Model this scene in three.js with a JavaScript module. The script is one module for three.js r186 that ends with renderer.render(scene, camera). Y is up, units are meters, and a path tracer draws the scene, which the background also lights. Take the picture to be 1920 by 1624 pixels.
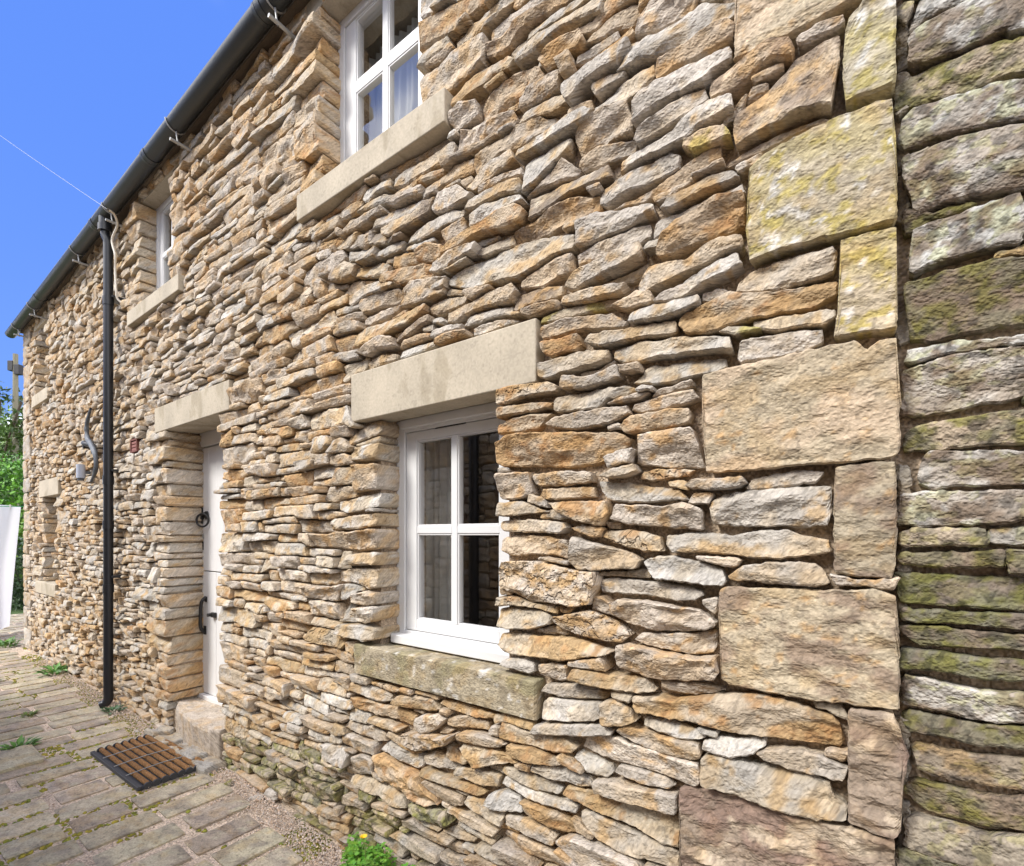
import * as THREE from 'three';
import { RoundedBoxGeometry } from 'three/addons/geometries/RoundedBoxGeometry.js';
import { mergeGeometries, mergeVertices, toCreasedNormals } from 'three/addons/utils/BufferGeometryUtils.js';

// ------------------------------------------------------------------ camera, sky, sun, exposure
const FOC = 913.7, HORIZON = 1003, CAM = new THREE.Vector3(0, 1.53, 1.5), YAW = Math.atan(660 / FOC);
const scene = new THREE.Scene();
const camera = new THREE.PerspectiveCamera(2 * Math.atan(HORIZON / FOC) * 180 / Math.PI, 1920 / (2 * HORIZON), 0.05, 3000);
camera.position.copy(CAM);
camera.rotation.y = YAW;
camera.setViewOffset(1920, 2 * HORIZON, 0, 0, 1920, 1624);      // level camera, lens shifted up
camera.updateProjectionMatrix();
scene.add(camera);

const renderer = new THREE.WebGLRenderer({ antialias: true });
renderer.toneMapping = THREE.LinearToneMapping;
renderer.toneMappingExposure = 2.28;
renderer.shadowMap.enabled = true;

// noise
function hsh(x, y, s) { let h = Math.imul(x | 0, 374761393) ^ Math.imul(y | 0, 668265263) ^ Math.imul(s | 0, 1442695041); h = Math.imul(h ^ (h >>> 13), 1274126177); h ^= h >>> 16; return (h >>> 0) / 4294967296; }
function vn(x, y, s, p = 0) {                                     // smooth value noise, optional period
  let i = Math.floor(x), j = Math.floor(y); let f = x - i, g = y - j; f = f * f * (3 - 2 * f); g = g * g * (3 - 2 * g);
  let i1 = i + 1, j1 = j + 1; if (p) { i = ((i % p) + p) % p; j = ((j % p) + p) % p; i1 = ((i1 % p) + p) % p; j1 = ((j1 % p) + p) % p; }
  const a = hsh(i, j, s), b = hsh(i1, j, s), c = hsh(i, j1, s), d = hsh(i1, j1, s);
  return a + (b - a) * f + (c - a) * g + (a - b - c + d) * f * g;
}
function fbm(x, y, s, o = 4, p = 0) { let v = 0, a = 0.5, n = 0; for (let k = 0; k < o; k++) { v += a * vn(x, y, s + k * 17, p); n += a; x *= 2; y *= 2; p *= 2; a *= 0.5; } return v / n; }
function tri(x, y, s) {                                           // faceted noise: linear over a triangle lattice
  x += 0.35 * vn(x * 0.9, y * 0.9, s + 5); y += 0.35 * vn(x * 0.9, y * 0.9, s + 9);
  const k = (x + y) * 0.3660254; const X = x + k, Y = y + k; const i = Math.floor(X), j = Math.floor(Y), f = X - i, g = Y - j;
  const a = hsh(i, j, s), c = hsh(i + 1, j + 1, s);
  return f > g ? a * (1 - f) + hsh(i + 1, j, s) * (f - g) + c * g : a * (1 - g) + hsh(i, j + 1, s) * (g - f) + c * f;
}
const sst = (a, b, x) => { x = Math.min(1, Math.max(0, (x - a) / (b - a))); return x * x * (3 - 2 * x); };
const lerp = (a, b, t) => a + (b - a) * t, clamp = (x, a, b) => Math.min(b, Math.max(a, x));
function rng(seed) { let a = seed >>> 0; return () => { a = (a + 0x6D2B79F5) | 0; let t = Math.imul(a ^ (a >>> 15), 1 | a); t = (t + Math.imul(t ^ (t >>> 7), 61 | t)) ^ t; return ((t ^ (t >>> 14)) >>> 0) / 4294967296; }; }

// sky: blue air with scattered fair-weather cloud
{
  const w = 1024, h = 512, d = new Float32Array(w * h * 4);
  for (let j = 0; j < h; j++) for (let i = 0; i < w; i++) {
    const el = ((j + 0.5) / h - 0.5) * Math.PI, az = ((i + 0.5) / w - 0.5) * 2 * Math.PI;
    const up = Math.sin(el), ce = Math.cos(el), dx = Math.cos(az) * ce, dz = Math.sin(az) * ce;
    const hz = Math.pow(1 - clamp(up, 0, 1), 3.2);
    let r = lerp(0.056, 0.125, hz), g = lerp(0.132, 0.23, hz), b = lerp(0.435, 0.475, hz);
    if (up > 0.02) {
      const q = 1 / (up + 0.18), cx = dx * q, cz = dz * q;
      const n = fbm(cx * 1.15 + 45.21, cz * 1.15 + 8.05, 71, 6), m = fbm(cx * 4 + 3, cz * 4 + 9, 72, 4);
      const c = sst(0.47, 0.60, n + (m - 0.5) * 0.14), t = lerp(1.05, 1.9, sst(0.35, 0.7, m));
      r = lerp(r, t, c); g = lerp(g, t * 0.99, c); b = lerp(b, t * 1.0, c);
    }
    if (up < 0) { const k = sst(0, -0.06, up); r = lerp(r, 0.10, k); g = lerp(g, 0.09, k); b = lerp(b, 0.06, k); }
    const o = (j * w + i) * 4; d[o] = r; d[o + 1] = g; d[o + 2] = b; d[o + 3] = 1;
  }
  const t = new THREE.DataTexture(d, w, h, THREE.RGBAFormat, THREE.FloatType);
  t.mapping = THREE.EquirectangularReflectionMapping; t.magFilter = t.minFilter = THREE.LinearFilter; t.needsUpdate = true;
  scene.background = t; scene.environment = t;
}
const sun = new THREE.DirectionalLight(new THREE.Color(1, 0.965, 0.905), 2.3);
sun.position.set(-8.2, 12, 9.6); sun.target.position.set(-3, 1, 0);
sun.castShadow = true; sun.shadow.radius = 30; sun.shadow.mapSize.set(2048, 2048);
Object.assign(sun.shadow.camera, { left: -14, right: 14, top: 12, bottom: -12, near: 1, far: 60 }); sun.shadow.bias = -0.0006;
scene.add(sun, sun.target);

// ------------------------------------------------------------------ helpers
const S3 = Math.sin(YAW), C3 = Math.cos(YAW);
function ray(px, py) { const dx = (px - 960) / FOC, dy = (HORIZON - py) / FOC; return [dx * C3 - S3, dy, -dx * S3 - C3]; }
function W(px, py, z = 0) { const d = ray(px, py), t = (z - CAM.z) / d[2]; return [CAM.x + t * d[0], CAM.y + t * d[1]]; }          // pixel -> point of a plane parallel to the wall
function proj(x, y, z) { const X = x - CAM.x, Z = z - CAM.z, cx = X * C3 - Z * S3, cz = -(X * S3 + Z * C3); return [960 + FOC * cx / cz, HORIZON - FOC * (y - CAM.y) / cz, cz]; }
const lin = (r, g, b) => new THREE.Color().setRGB(r, g, b);
const taken = {};
function numbered(n) { const k = taken[n] = (taken[n] ?? -1) + 1; return k ? n + '_' + String(k).padStart(3, '0') : n; }
function mesh(name, geo, mat, parent) { const m = new THREE.Mesh(geo, mat); m.name = name; m.castShadow = m.receiveShadow = true; parent.add(m); return m; }
function thing(name, label, category, pos = [0, 0, 0], group, kind) { const g = new THREE.Group(); g.name = numbered(name); g.position.set(...pos); g.userData = { label, category }; if (group) g.userData.group = group; if (kind) g.userData.kind = kind; scene.add(g); return g; }
function box(x0, x1, y0, y1, z0, z1, r = 0.004) { const g = r > 0 ? new RoundedBoxGeometry(x1 - x0, y1 - y0, z1 - z0, 2, Math.min(r, (x1 - x0) * 0.45, (y1 - y0) * 0.45, (z1 - z0) * 0.45)) : new THREE.BoxGeometry(x1 - x0, y1 - y0, z1 - z0); g.translate((x0 + x1) / 2, (y0 + y1) / 2, (z0 + z1) / 2); const P = g.attributes.position, Q = g.attributes.normal, U = g.attributes.uv; for (let k = 0; k < P.count; k++) { const a = Math.abs(Q.getX(k)), b = Math.abs(Q.getY(k)), c = Math.abs(Q.getZ(k)); if (c >= a && c >= b) U.setXY(k, P.getX(k), P.getY(k)); else if (b >= a) U.setXY(k, P.getX(k), P.getZ(k)); else U.setXY(k, P.getZ(k), P.getY(k)); } return g; }
function tube(pts, r, seg = 24, rad = 10, closed = false) { return new THREE.TubeGeometry(new THREE.CatmullRomCurve3(pts.map(p => new THREE.Vector3(...p)), closed), seg, r, rad, closed); }
function cyl(x, y, z, r, h, axis = 'y', seg = 20, r2 = r) { const g = new THREE.CylinderGeometry(r2, r, h, seg); if (axis === 'x') g.rotateZ(Math.PI / 2); if (axis === 'z') g.rotateX(Math.PI / 2); g.translate(x, y, z); return g; }
const merge = gs => mergeGeometries(gs.map(g => { const k = g.index ? g.toNonIndexed() : g; for (const n of Object.keys(k.attributes)) if (!['position', 'normal', 'uv', 'color'].includes(n)) k.deleteAttribute(n); return k; }));

// ------------------------------------------------------------------ textures (colour grain and fine relief only, tileable, one tile = 1 m unless repeated)
function dataTex(n, f, srgb) {
  const d = new Uint8Array(n * n * 4);
  for (let j = 0; j < n; j++) for (let i = 0; i < n; i++) { const c = f(i / n, j / n), o = (j * n + i) * 4; if (typeof c === 'number') { d[o] = d[o + 1] = d[o + 2] = clamp(c, 0, 1) * 255; } else { for (let k = 0; k < 3; k++) d[o + k] = Math.pow(clamp(c[k], 0, 1), 1 / 2.2) * 255; } d[o + 3] = 255; }
  const t = new THREE.DataTexture(d, n, n); t.wrapS = t.wrapT = THREE.RepeatWrapping; t.magFilter = THREE.LinearFilter; t.minFilter = THREE.LinearMipmapLinearFilter; t.generateMipmaps = true; if (srgb) t.colorSpace = THREE.SRGBColorSpace; t.needsUpdate = true; return t;
}
const rep = (t, x, y = x) => { const c = t.clone(); c.repeat.set(x, y); c.needsUpdate = true; return c; };
// rock grain: gritty, with faint bedding and specks
const pf = (u, v, fx, fy, s, o) => { let t = 0, a = 0.5, n = 0; for (let k = 0; k < o; k++) { t += a * vnp(u * fx, v * fy, s + k * 13, fx, fy); n += a; fx *= 2; fy *= 2; a *= 0.5; } return t / n; };
function vnp(x, y, s, px, py) { const i = Math.floor(x), j = Math.floor(y); let f = x - i, g = y - j; f = f * f * (3 - 2 * f); g = g * g * (3 - 2 * g); const i0 = i % px, i1 = (i + 1) % px, j0 = j % py, j1 = (j + 1) % py; const a = hsh(i0, j0, s), b = hsh(i1, j0, s), c = hsh(i0, j1, s), d = hsh(i1, j1, s); return a + (b - a) * f + (c - a) * g + (a - b - c + d) * f * g; }
const N = 1024;
const grainMap = dataTex(N, (u, v) => {
  const a = pf(u, v, 24, 36, 3, 4), f = pf(u, v, 150, 190, 8, 2), o = sst(0.5, 0.72, pf(u, v, 14, 18, 41, 4)), k = sst(0.66, 0.8, pf(u, v, 70, 80, 23, 2)), l = sst(0.68, 0.8, pf(u, v, 50, 60, 61, 2));
  let t = 0.80 + 0.34 * (a - 0.5) + 0.46 * (f - 0.5); t *= 1 - 0.30 * k; t += 0.10 * l;
  return [t * (1 + 0.02 * o), t * (1 - 0.05 * o), t * (1 - 0.16 * o)];
}, true);
const grainBump = dataTex(N, (u, v) => 0.30 * pf(u, v, 40, 60, 3, 3) + 0.28 * pf(u, v, 12, 26, 5, 3) + 0.42 * pf(u, v, 150, 170, 8, 2));
const pitBump = dataTex(N, (u, v) => { const p = pf(u, v, 46, 60, 77, 3); return 0.75 * sst(0.32, 0.52, p) + 0.25 * pf(u, v, 180, 190, 8, 2); });
const dressBump = dataTex(N, (u, v) => { const s = pf(u, v, 26, 50, 91, 3), t = pf(u, v, 120, 170, 95, 2); return 0.32 * s + 0.68 * t; });
const lichenMap = dataTex(N, (u, v) => {
  const a = pf(u, v, 20, 30, 103, 5), f = pf(u, v, 130, 170, 108, 2), g = sst(0.50, 0.60, pf(u, v, 34, 44, 141, 4)), w = sst(0.60, 0.68, pf(u, v, 30, 38, 171, 4)), k = sst(0.56, 0.68, pf(u, v, 46, 60, 123, 3));
  let t = 0.74 + 0.5 * (a - 0.5) + 0.5 * (f - 0.5); t *= 1 - 0.5 * k; const c = [t, t * (1 + 0.03 * g), t * (1 - 0.20 * g)]; return c.map(q => lerp(q, 0.96, w * 0.55));
}, true);
const smoothMap = dataTex(512, (u, v) => { const a = pf(u, v, 6, 6, 3, 5), f = pf(u, v, 150, 150, 8, 1), k = sst(0.72, 0.8, pf(u, v, 60, 60, 23, 2)); const s = sst(0.50, 0.66, pf(u, v, 9, 5, 33, 5)); const t = (0.86 + 0.30 * (a - 0.5) + 0.16 * (f - 0.5) - 0.10 * k) * (1 - 0.20 * s); return [t, t * (0.995 - 0.02 * s), t * (0.985 - 0.07 * s)]; }, true);
const sandBump = dataTex(512, (u, v) => 0.5 * pf(u, v, 120, 120, 8, 2) + 0.5 * pf(u, v, 30, 30, 9, 3));
const grit = dataTex(N, (u, v) => { const a = pf(u, v, 190, 190, 8, 1), b = pf(u, v, 110, 110, 18, 2), c = pf(u, v, 10, 10, 28, 4), k = sst(0.62, 0.7, b); const t = 0.46 + 0.36 * (a - 0.5) + 0.34 * (c - 0.5) + 0.16 * k; return [t * 1.12, t * 0.97, t * 0.82]; }, true);
const gritBump = dataTex(N, (u, v) => 0.6 * pf(u, v, 170, 170, 8, 1) + 0.4 * pf(u, v, 90, 90, 18, 2));
const paintBump = dataTex(256, (u, v) => 0.5 * pf(u, v, 8, 60, 8, 2) + 0.5 * pf(u, v, 40, 40, 18, 2));

const stdm = (o) => new THREE.MeshStandardMaterial(o);
const M = {
  stone: stdm({ color: 0xffffff, map: grainMap, bumpMap: grainBump, bumpScale: 0.009, roughness: 0.95, vertexColors: true }),
  pitted: stdm({ color: 0xffffff, map: grainMap, bumpMap: pitBump, bumpScale: 0.014, roughness: 0.97, vertexColors: true }),
  lichen: stdm({ color: 0xffffff, map: lichenMap, bumpMap: grainBump, bumpScale: 0.012, roughness: 0.97, vertexColors: true }),
  quoin: stdm({ color: 0xffffff, map: grainMap, bumpMap: dressBump, bumpScale: 0.0048, roughness: 0.95, vertexColors: true }),
  mortar: stdm({ color: lin(0.68, 0.61, 0.51), map: grit, bumpMap: gritBump, bumpScale: 0.008, roughness: 1 }),
  grit: stdm({ color: lin(0.98, 0.90, 0.80), map: grit, bumpMap: gritBump, bumpScale: 0.008, roughness: 1 }),
  ashlar: stdm({ color: lin(0.52, 0.455, 0.35), map: smoothMap, bumpMap: sandBump, bumpScale: 0.0004, roughness: 0.93 }),
  ashlarWorn: stdm({ color: 0xffffff, map: smoothMap, bumpMap: sandBump, bumpScale: 0.003, roughness: 0.95, vertexColors: true }),
  paint: stdm({ color: lin(0.66, 0.66, 0.655), bumpMap: paintBump, bumpScale: 0.0006, roughness: 0.42 }),
  doorPaint: stdm({ color: lin(0.70, 0.69, 0.68), bumpMap: paintBump, bumpScale: 0.001, roughness: 0.5 }),
  glass: new THREE.MeshPhysicalMaterial({ color: 0xffffff, transmission: 1, thickness: 0, roughness: 0.012, ior: 2.33 }),
  pipe: stdm({ color: lin(0.012, 0.013, 0.016), roughness: 0.36 }),
  gutter: stdm({ color: lin(0.028, 0.032, 0.035), bumpMap: sandBump, bumpScale: 0.0008, roughness: 0.42 }),
  steel: stdm({ color: lin(0.36, 0.36, 0.35), metalness: 0.5, roughness: 0.5 }),
  iron: stdm({ color: lin(0.016, 0.015, 0.015), roughness: 0.5 }),
  greyIron: stdm({ color: lin(0.105, 0.115, 0.13), bumpMap: sandBump, bumpScale: 0.004, metalness: 0.35, roughness: 0.5 }),
  slate: stdm({ color: lin(0.10, 0.105, 0.115), bumpMap: grainBump, bumpScale: 0.005, roughness: 0.8 }),
  plaster: stdm({ color: lin(0.42, 0.40, 0.37), roughness: 0.95 }),
  wood: stdm({ color: lin(0.12, 0.09, 0.06), bumpMap: rep(grainBump, 1, 1), bumpScale: 0.004, roughness: 0.9 }),
  curtain: new THREE.MeshPhysicalMaterial({ color: lin(0.74, 0.75, 0.70), roughness: 1, transmission: 0.3, thickness: 0 }),
};
// ------------------------------------------------------------------ the stones that can be told apart in the photograph
// outlines in tile pixels (three per photograph pixel); a tile's corner is its first two numbers. First letter: kind of stone.
const TILES = [[1180, 0, `
q 620,-250 1490,-380 1490,-110 1300,-5 1100,95 935,185 760,275 590,345 590,200
l 1225,135 1320,5 1495,-90 1500,200 1495,480 1400,520 1215,600 1205,300
g 940,235 1060,150 1200,90 1215,140 1080,220 960,270
g 20,180 45,80 120,-20 380,-60 350,20 230,90 130,160
g -70,410 -30,330 -5,220 130,180 300,80 400,-20 620,-40 605,60 570,110 420,190 330,240 180,300 60,340 -10,380
b 145,390 170,345 310,265 480,150 560,120 590,135 580,220 500,270 370,340 260,380 200,430 150,455
g 20,680 30,580 60,530 150,470 260,410 420,330 575,260 575,350 460,420 430,480 280,540 130,620 60,690 25,720
d 450,520 455,450 550,410 610,350 720,290 800,250 910,225 930,280 920,330 800,350 730,390 640,470 520,545 460,560
d 580,690 600,640 700,560 800,480 870,400 930,320 1020,280 1100,230 1180,205 1185,330 1165,450 1145,620 1060,620 950,640 830,710 720,760 600,830 590,770
g 30,800 60,730 150,660 230,590 310,530 430,500 445,560 330,640 250,690 170,740 100,790 50,820
g -60,970 -50,900 0,850 100,800 250,720 350,620 440,570 580,545 590,620 480,690 400,730 310,790 200,840 130,855 60,890 -20,930
y 300,830 310,790 400,740 540,715 575,770 510,800 430,830 360,850
b -100,1175 -40,1130 100,1060 200,980 310,900 420,830 510,800 520,900 420,950 300,1010 190,1060 80,1110 -20,1140
d 525,940 560,890 700,790 850,720 960,670 1090,625 1145,655 1100,690 1000,700 880,760 760,830 660,880 590,920
b 180,1180 220,1110 340,1040 460,980 580,950 620,985 540,1020 420,1075 310,1130 230,1185
g 125,1270 150,1220 270,1180 400,1110 520,1055 630,1015 650,1070 520,1110 400,1170 270,1250 190,1310 130,1350
o 150,1420 190,1330 280,1250 400,1180 500,1120 640,1085 655,1150 650,1260 560,1310 400,1370 250,1430 160,1450
b 50,1600 110,1500 230,1470 330,1460 420,1390 530,1340 640,1330 640,1400 540,1420 440,1490 330,1530 220,1590 130,1630 60,1660
g 250,1640 380,1550 490,1480 610,1420 635,1490 530,1560 420,1610 330,1680 260,1700
l 670,1100 675,960 760,880 900,800 1000,740 1160,660 1290,630 1390,580 1485,560 1495,800 1505,1250 1340,1290 1170,1330 960,1380 680,1480 660,1300
b 610,1580 700,1500 860,1450 1000,1410 1150,1365 1170,1400 1150,1530 1050,1565 900,1605 800,1635 700,1645 600,1630
l 1180,1360 1330,1320 1500,1280 1500,1620 1510,1850 1300,1880 1150,1905 1185,1700 1180,1500`],
[1180, 540, `
g 150,80 180,40 290,-10 410,-20 300,50 210,90
g 405,80 410,20 520,-10 580,20 560,50 480,70
o 280,180 330,140 500,60 560,20 640,25 720,32 860,5 1050,-38 1170,-55 1175,20 1050,90 880,130 760,160 640,190 500,240 420,265 320,260 290,230
g 0,200 10,130 120,100 250,70 395,40 400,90 310,140 200,180 90,195
b 690,215 700,180 850,155 1000,140 1110,115 1165,125 1165,160 1100,210 960,225 830,240 720,235
y 510,255 560,225 650,215 745,235 700,255 600,270
g 610,390 620,300 690,280 880,250 1000,230 1085,235 1095,300 1000,350 850,385 700,410 620,425
b 20,530 70,460 110,415 180,425 330,390 540,380 540,430 500,455 380,480 260,520 120,540
q 410,490 540,455 800,400 1050,340 1270,300 1330,350 1400,300 1505,285 1510,470 1525,700 1525,930 1480,960 1200,985 900,1005 600,1035 430,1040 420,800
g 120,610 150,575 240,545 350,505 360,550 260,580 180,605
b 5,680 20,650 120,620 220,590 350,565 395,620 300,650 180,680 60,700
o -50,790 -30,750 10,715 140,700 250,680 345,680 340,760 230,785 90,805 -20,820
g 30,990 45,820 180,800 355,785 385,870 415,1005 220,1010
o 40,1070 60,1030 150,1010 355,1020 330,1055 200,1075 90,1085
b 320,1110 360,1075 480,1070 640,1060 660,1090 600,1130 450,1140 340,1130
g 645,1120 680,1070 800,1040 1000,1020 1095,1030 1050,1090 920,1110 760,1130 660,1135
g 460,1330 450,1200 520,1160 640,1140 800,1125 1000,1110 1130,1110 1140,1240 1125,1335 1000,1350 850,1340 700,1345 560,1340
b 205,1450 200,1395 310,1380 460,1375 580,1395 700,1365 880,1360 1000,1395 1120,1420 1140,1490 1000,1510 830,1525 700,1520 540,1500 380,1490 240,1490
g 80,1540 150,1510 250,1510 400,1545 520,1580 545,1650 520,1680 400,1668 250,1645 150,1640 110,1600
b 560,1620 640,1560 760,1545 930,1540 1050,1550 1110,1600 1130,1660 1050,1685 880,1670 700,1650 580,1645
k 1160,1010 1300,985 1495,970 1505,1150 1500,1400 1490,1640 1300,1625 1150,1610 1150,1300`],
[1180, 1084, `
g 405,150 410,120 500,105 495,200 480,215 440,180
g 30,350 60,310 200,315 330,315 480,300 480,380 460,435 320,435 200,410 80,380
b 165,620 170,585 260,590 420,600 530,630 480,660 350,675 220,650
o 20,720 20,660 150,660 240,690 500,655 700,660 850,680 1010,740 1150,790 1190,840 1205,920 1190,970 1000,940 830,910 640,880 400,820 200,780 50,750
g 75,830 80,785 200,800 350,840 430,890 400,910 300,910 170,870
g 410,960 420,910 480,895 650,905 760,910 765,950 700,990 580,1005 470,985
b 715,980 760,960 950,970 1080,1010 1235,1080 1200,1155 1050,1120 900,1080 760,1020
b 410,1150 405,1000 480,990 600,1020 730,1060 860,1070 1000,1110 1130,1160 1150,1230 1230,1290 1220,1360 1060,1350 850,1290 620,1215 540,1195
r 285,1170 400,1180 600,1220 850,1300 1050,1370 1250,1400 1490,1470 1500,1700 1500,1900 290,1900 290,1600
r 1230,760 1240,735 1480,755 1520,830 1570,1000 1555,1100 1525,1200 1535,1400 1490,1450 1380,1430 1235,1380 1240,1200 1260,1060 1235,900
k 505,60 560,45 800,55 1100,65 1400,65 1500,100 1515,300 1520,740 1400,730 1230,715 950,680 750,640 560,605 515,560 510,300`],
[560, 0, `
g 650,40 680,100 740,70 800,0 850,-40 650,-40
o 680,270 685,130 780,70 850,20 1000,-40 1080,-40 1020,20 900,110 840,170 760,220
b 670,380 690,290 780,230 850,205 855,260 780,320 720,370
b 690,600 670,450 700,410 800,370 860,290 960,230 1050,190 1055,290 1040,350 960,420 880,480 800,530 740,580
b 870,280 880,200 960,100 1060,20 1130,-40 1240,-60 1180,20 1100,110 1000,180 930,230
g 1060,240 1070,150 1180,50 1290,-20 1400,-60 1340,20 1250,90 1170,175 1100,220
d 1055,330 1060,260 1160,200 1250,110 1340,50 1450,-20 1560,-40 1500,20 1400,70 1310,130 1250,190 1180,270 1100,310
b 1225,370 1230,290 1320,200 1450,130 1560,50 1640,-20 1710,-30 1700,60 1600,110 1480,180 1380,250 1290,320
o 865,610 870,560 930,460 1000,400 1080,350 1170,300 1210,330 1180,390 1100,410 1060,460 960,540 900,590
o 1010,670 1010,600 1070,510 1150,440 1220,390 1330,350 1370,390 1310,460 1220,520 1150,570 1080,640
o 1365,360 1400,310 1480,230 1590,170 1610,220 1560,280 1500,300 1450,370 1400,400
b 1600,230 1640,170 1720,90 1800,30 1880,-20 1920,-20 1900,60 1850,110 1760,140 1680,200
g 1540,350 1560,290 1650,220 1780,140 1790,190 1700,260 1620,310
o 1475,460 1500,420 1600,340 1700,260 1800,200 1870,130 1885,180 1800,250 1690,330 1600,370 1520,440
g 1225,600 1230,540 1300,470 1400,400 1465,390 1450,470 1370,520 1290,570
b 1215,690 1260,600 1330,560 1420,500 1480,490 1490,560 1440,600 1350,630 1290,640
g 1480,500 1560,430 1660,360 1760,290 1860,215 1850,270 1800,370 1750,400 1660,450 1590,500 1530,600 1495,570
b 1650,580 1690,530 1780,470 1880,400 1990,335 2000,440 1920,510 1820,570 1740,600 1680,640
g 850,700 855,640 920,590 1000,560 1005,640 960,680 880,730
g 860,890 880,800 900,720 1000,690 1100,640 1190,590 1215,640 1180,690 1100,740 1040,790 960,820 900,870
b 980,930 1000,870 1080,800 1180,740 1210,680 1290,650 1380,635 1470,610 1505,635 1450,680 1370,720 1290,780 1210,830 1130,860 1080,910 1000,990
b 940,1060 990,980 1090,900 1200,840 1220,900 1150,950 1050,1010 990,1070
g 1225,900 1240,840 1330,790 1430,720 1520,660 1610,620 1665,630 1640,680 1560,730 1480,770 1400,810 1310,850
b 1545,770 1580,690 1700,620 1840,560 1870,650 1875,740 1780,760 1680,800 1570,860
b 1260,1090 1265,920 1310,860 1400,830 1530,770 1520,850 1460,890 1400,960 1330,1040
g 1275,1105 1350,1035 1420,955 1480,885 1580,940 1555,975 1460,1010 1370,1050
b 1570,920 1590,870 1680,805 1880,755 1870,820 1780,870 1680,920 1590,950
b 520,1050 520,990 600,920 700,870 830,780 870,790 860,880 820,890 740,940 650,990 560,1040
g 345,1120 380,1050 510,990 510,1045 430,1085 380,1140
b 335,1200 370,1140 450,1090 515,1085 500,1130 430,1160
b 235,1240 240,1180 290,1140 350,1110 345,1160 290,1210
o 660,1030 680,980 760,950 820,930 810,970 740,1000
o 515,1120 530,1070 600,1030 665,985 660,1030 590,1080
b 685,1110 700,1050 820,980 870,920 980,880 980,960 880,1000 800,1040 740,1080
g 500,1160 530,1120 620,1070 695,1040 690,1090 600,1120 540,1160
g 770,1120 790,1080 900,1040 940,1070 980,1090 930,1140 850,1180 760,1200 750,1170
g 1000,1080 1010,1040 1100,990 1250,930 1255,980 1150,1005 1070,1060
b 945,1190 970,1130 1060,1075 1160,1015 1250,1000 1250,1090 1160,1100 1080,1135 1000,1180
g 960,1280 960,1210 1060,1145 1180,1110 1260,1110 1280,1140 1200,1170 1120,1210 1040,1250
g 420,1290 440,1230 540,1165 690,1105 720,1110 640,1180 560,1230 470,1275
o 225,1280 260,1230 340,1190 330,1240 260,1290
b 240,1330 270,1280 380,1210 480,1165 490,1190 420,1230 330,1290
g 600,1360 620,1310 720,1240 840,1170 940,1180 920,1220 830,1260 740,1310 660,1350
d 480,1330 470,1290 560,1230 640,1200 700,1130 770,1110 740,1190 680,1240 600,1290 520,1340
o 800,1430 815,1380 900,1330 1010,1270 1120,1200 1230,1155 1280,1180 1250,1250 1140,1290 1000,1320 930,1370
d 1290,1240 1290,1110 1400,1050 1550,980 1740,915 1765,990 1680,1030 1560,1060 1480,1100 1380,1180
d 1200,1390 1195,1300 1290,1250 1400,1170 1520,1100 1680,1080 1690,1160 1600,1210 1490,1240 1400,1290 1300,1330
g 1685,1140 1700,1070 1770,1000 1860,940 2000,870 2080,840 2140,850 2140,920 2060,970 1960,1020 1870,1060 1790,1100 1720,1150
g 1565,1400 1565,1250 1690,1190 1800,1170 1900,1150 1985,1135 1995,1190 1920,1230 1830,1280 1750,1320 1660,1360
g 1555,1500 1560,1430 1650,1370 1760,1325 1870,1265 1965,1240 1970,1330 1900,1370 1800,1410 1700,1450 1620,1490
b 1500,1620 1560,1530 1680,1480 1800,1420 1930,1365 1935,1440 1850,1500 1740,1540 1640,1590 1560,1640
b 830,1600 840,1540 960,1470 1100,1400 1250,1350 1440,1300 1550,1300 1545,1400 1480,1420 1360,1480 1240,1560 1100,1590 960,1620
b 1235,1610 1245,1575 1360,1490 1480,1430 1540,1420 1540,1520 1440,1560 1360,1610
g 740,1530 760,1480 840,1420 940,1380 1010,1370 1000,1420 920,1450 840,1500 780,1540
d 990,1430 1010,1390 1100,1340 1190,1290 1195,1370 1100,1400 1030,1440
o 645,1460 650,1400 720,1360 800,1370 800,1430 720,1460
o 515,1500 520,1430 640,1400 640,1460 560,1490
g 425,1450 440,1410 520,1350 580,1345 570,1400 500,1430
g 330,1390 340,1330 410,1290 410,1350 370,1400
d 390,1380 400,1320 480,1280 590,1310 580,1340 480,1370
g 270,1470 280,1410 400,1380 405,1430 330,1460
b 200,1400 230,1340 330,1290 320,1350 260,1400
o 110,1410 120,1360 215,1300 220,1340 160,1400
b 80,1360 90,1310 160,1250 225,1210 225,1260 150,1310
o 330,1560 320,1500 440,1460 510,1490 500,1540 410,1560
d 180,1590 190,1510 260,1470 330,1490 310,1550 250,1580
o 470,1600 480,1550 560,1510 690,1470 735,1480 730,1540 640,1570 560,1600
g 80,1440 100,1410 180,1395 180,1440 110,1460
g 0,1600 20,1530 130,1450 240,1400 260,1440 220,1490 130,1550 60,1600
o 0,1350 30,1300 130,1230 130,1290 60,1340
b 640,1640 680,1580 760,1560 830,1550 825,1610 740,1650`],
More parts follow.
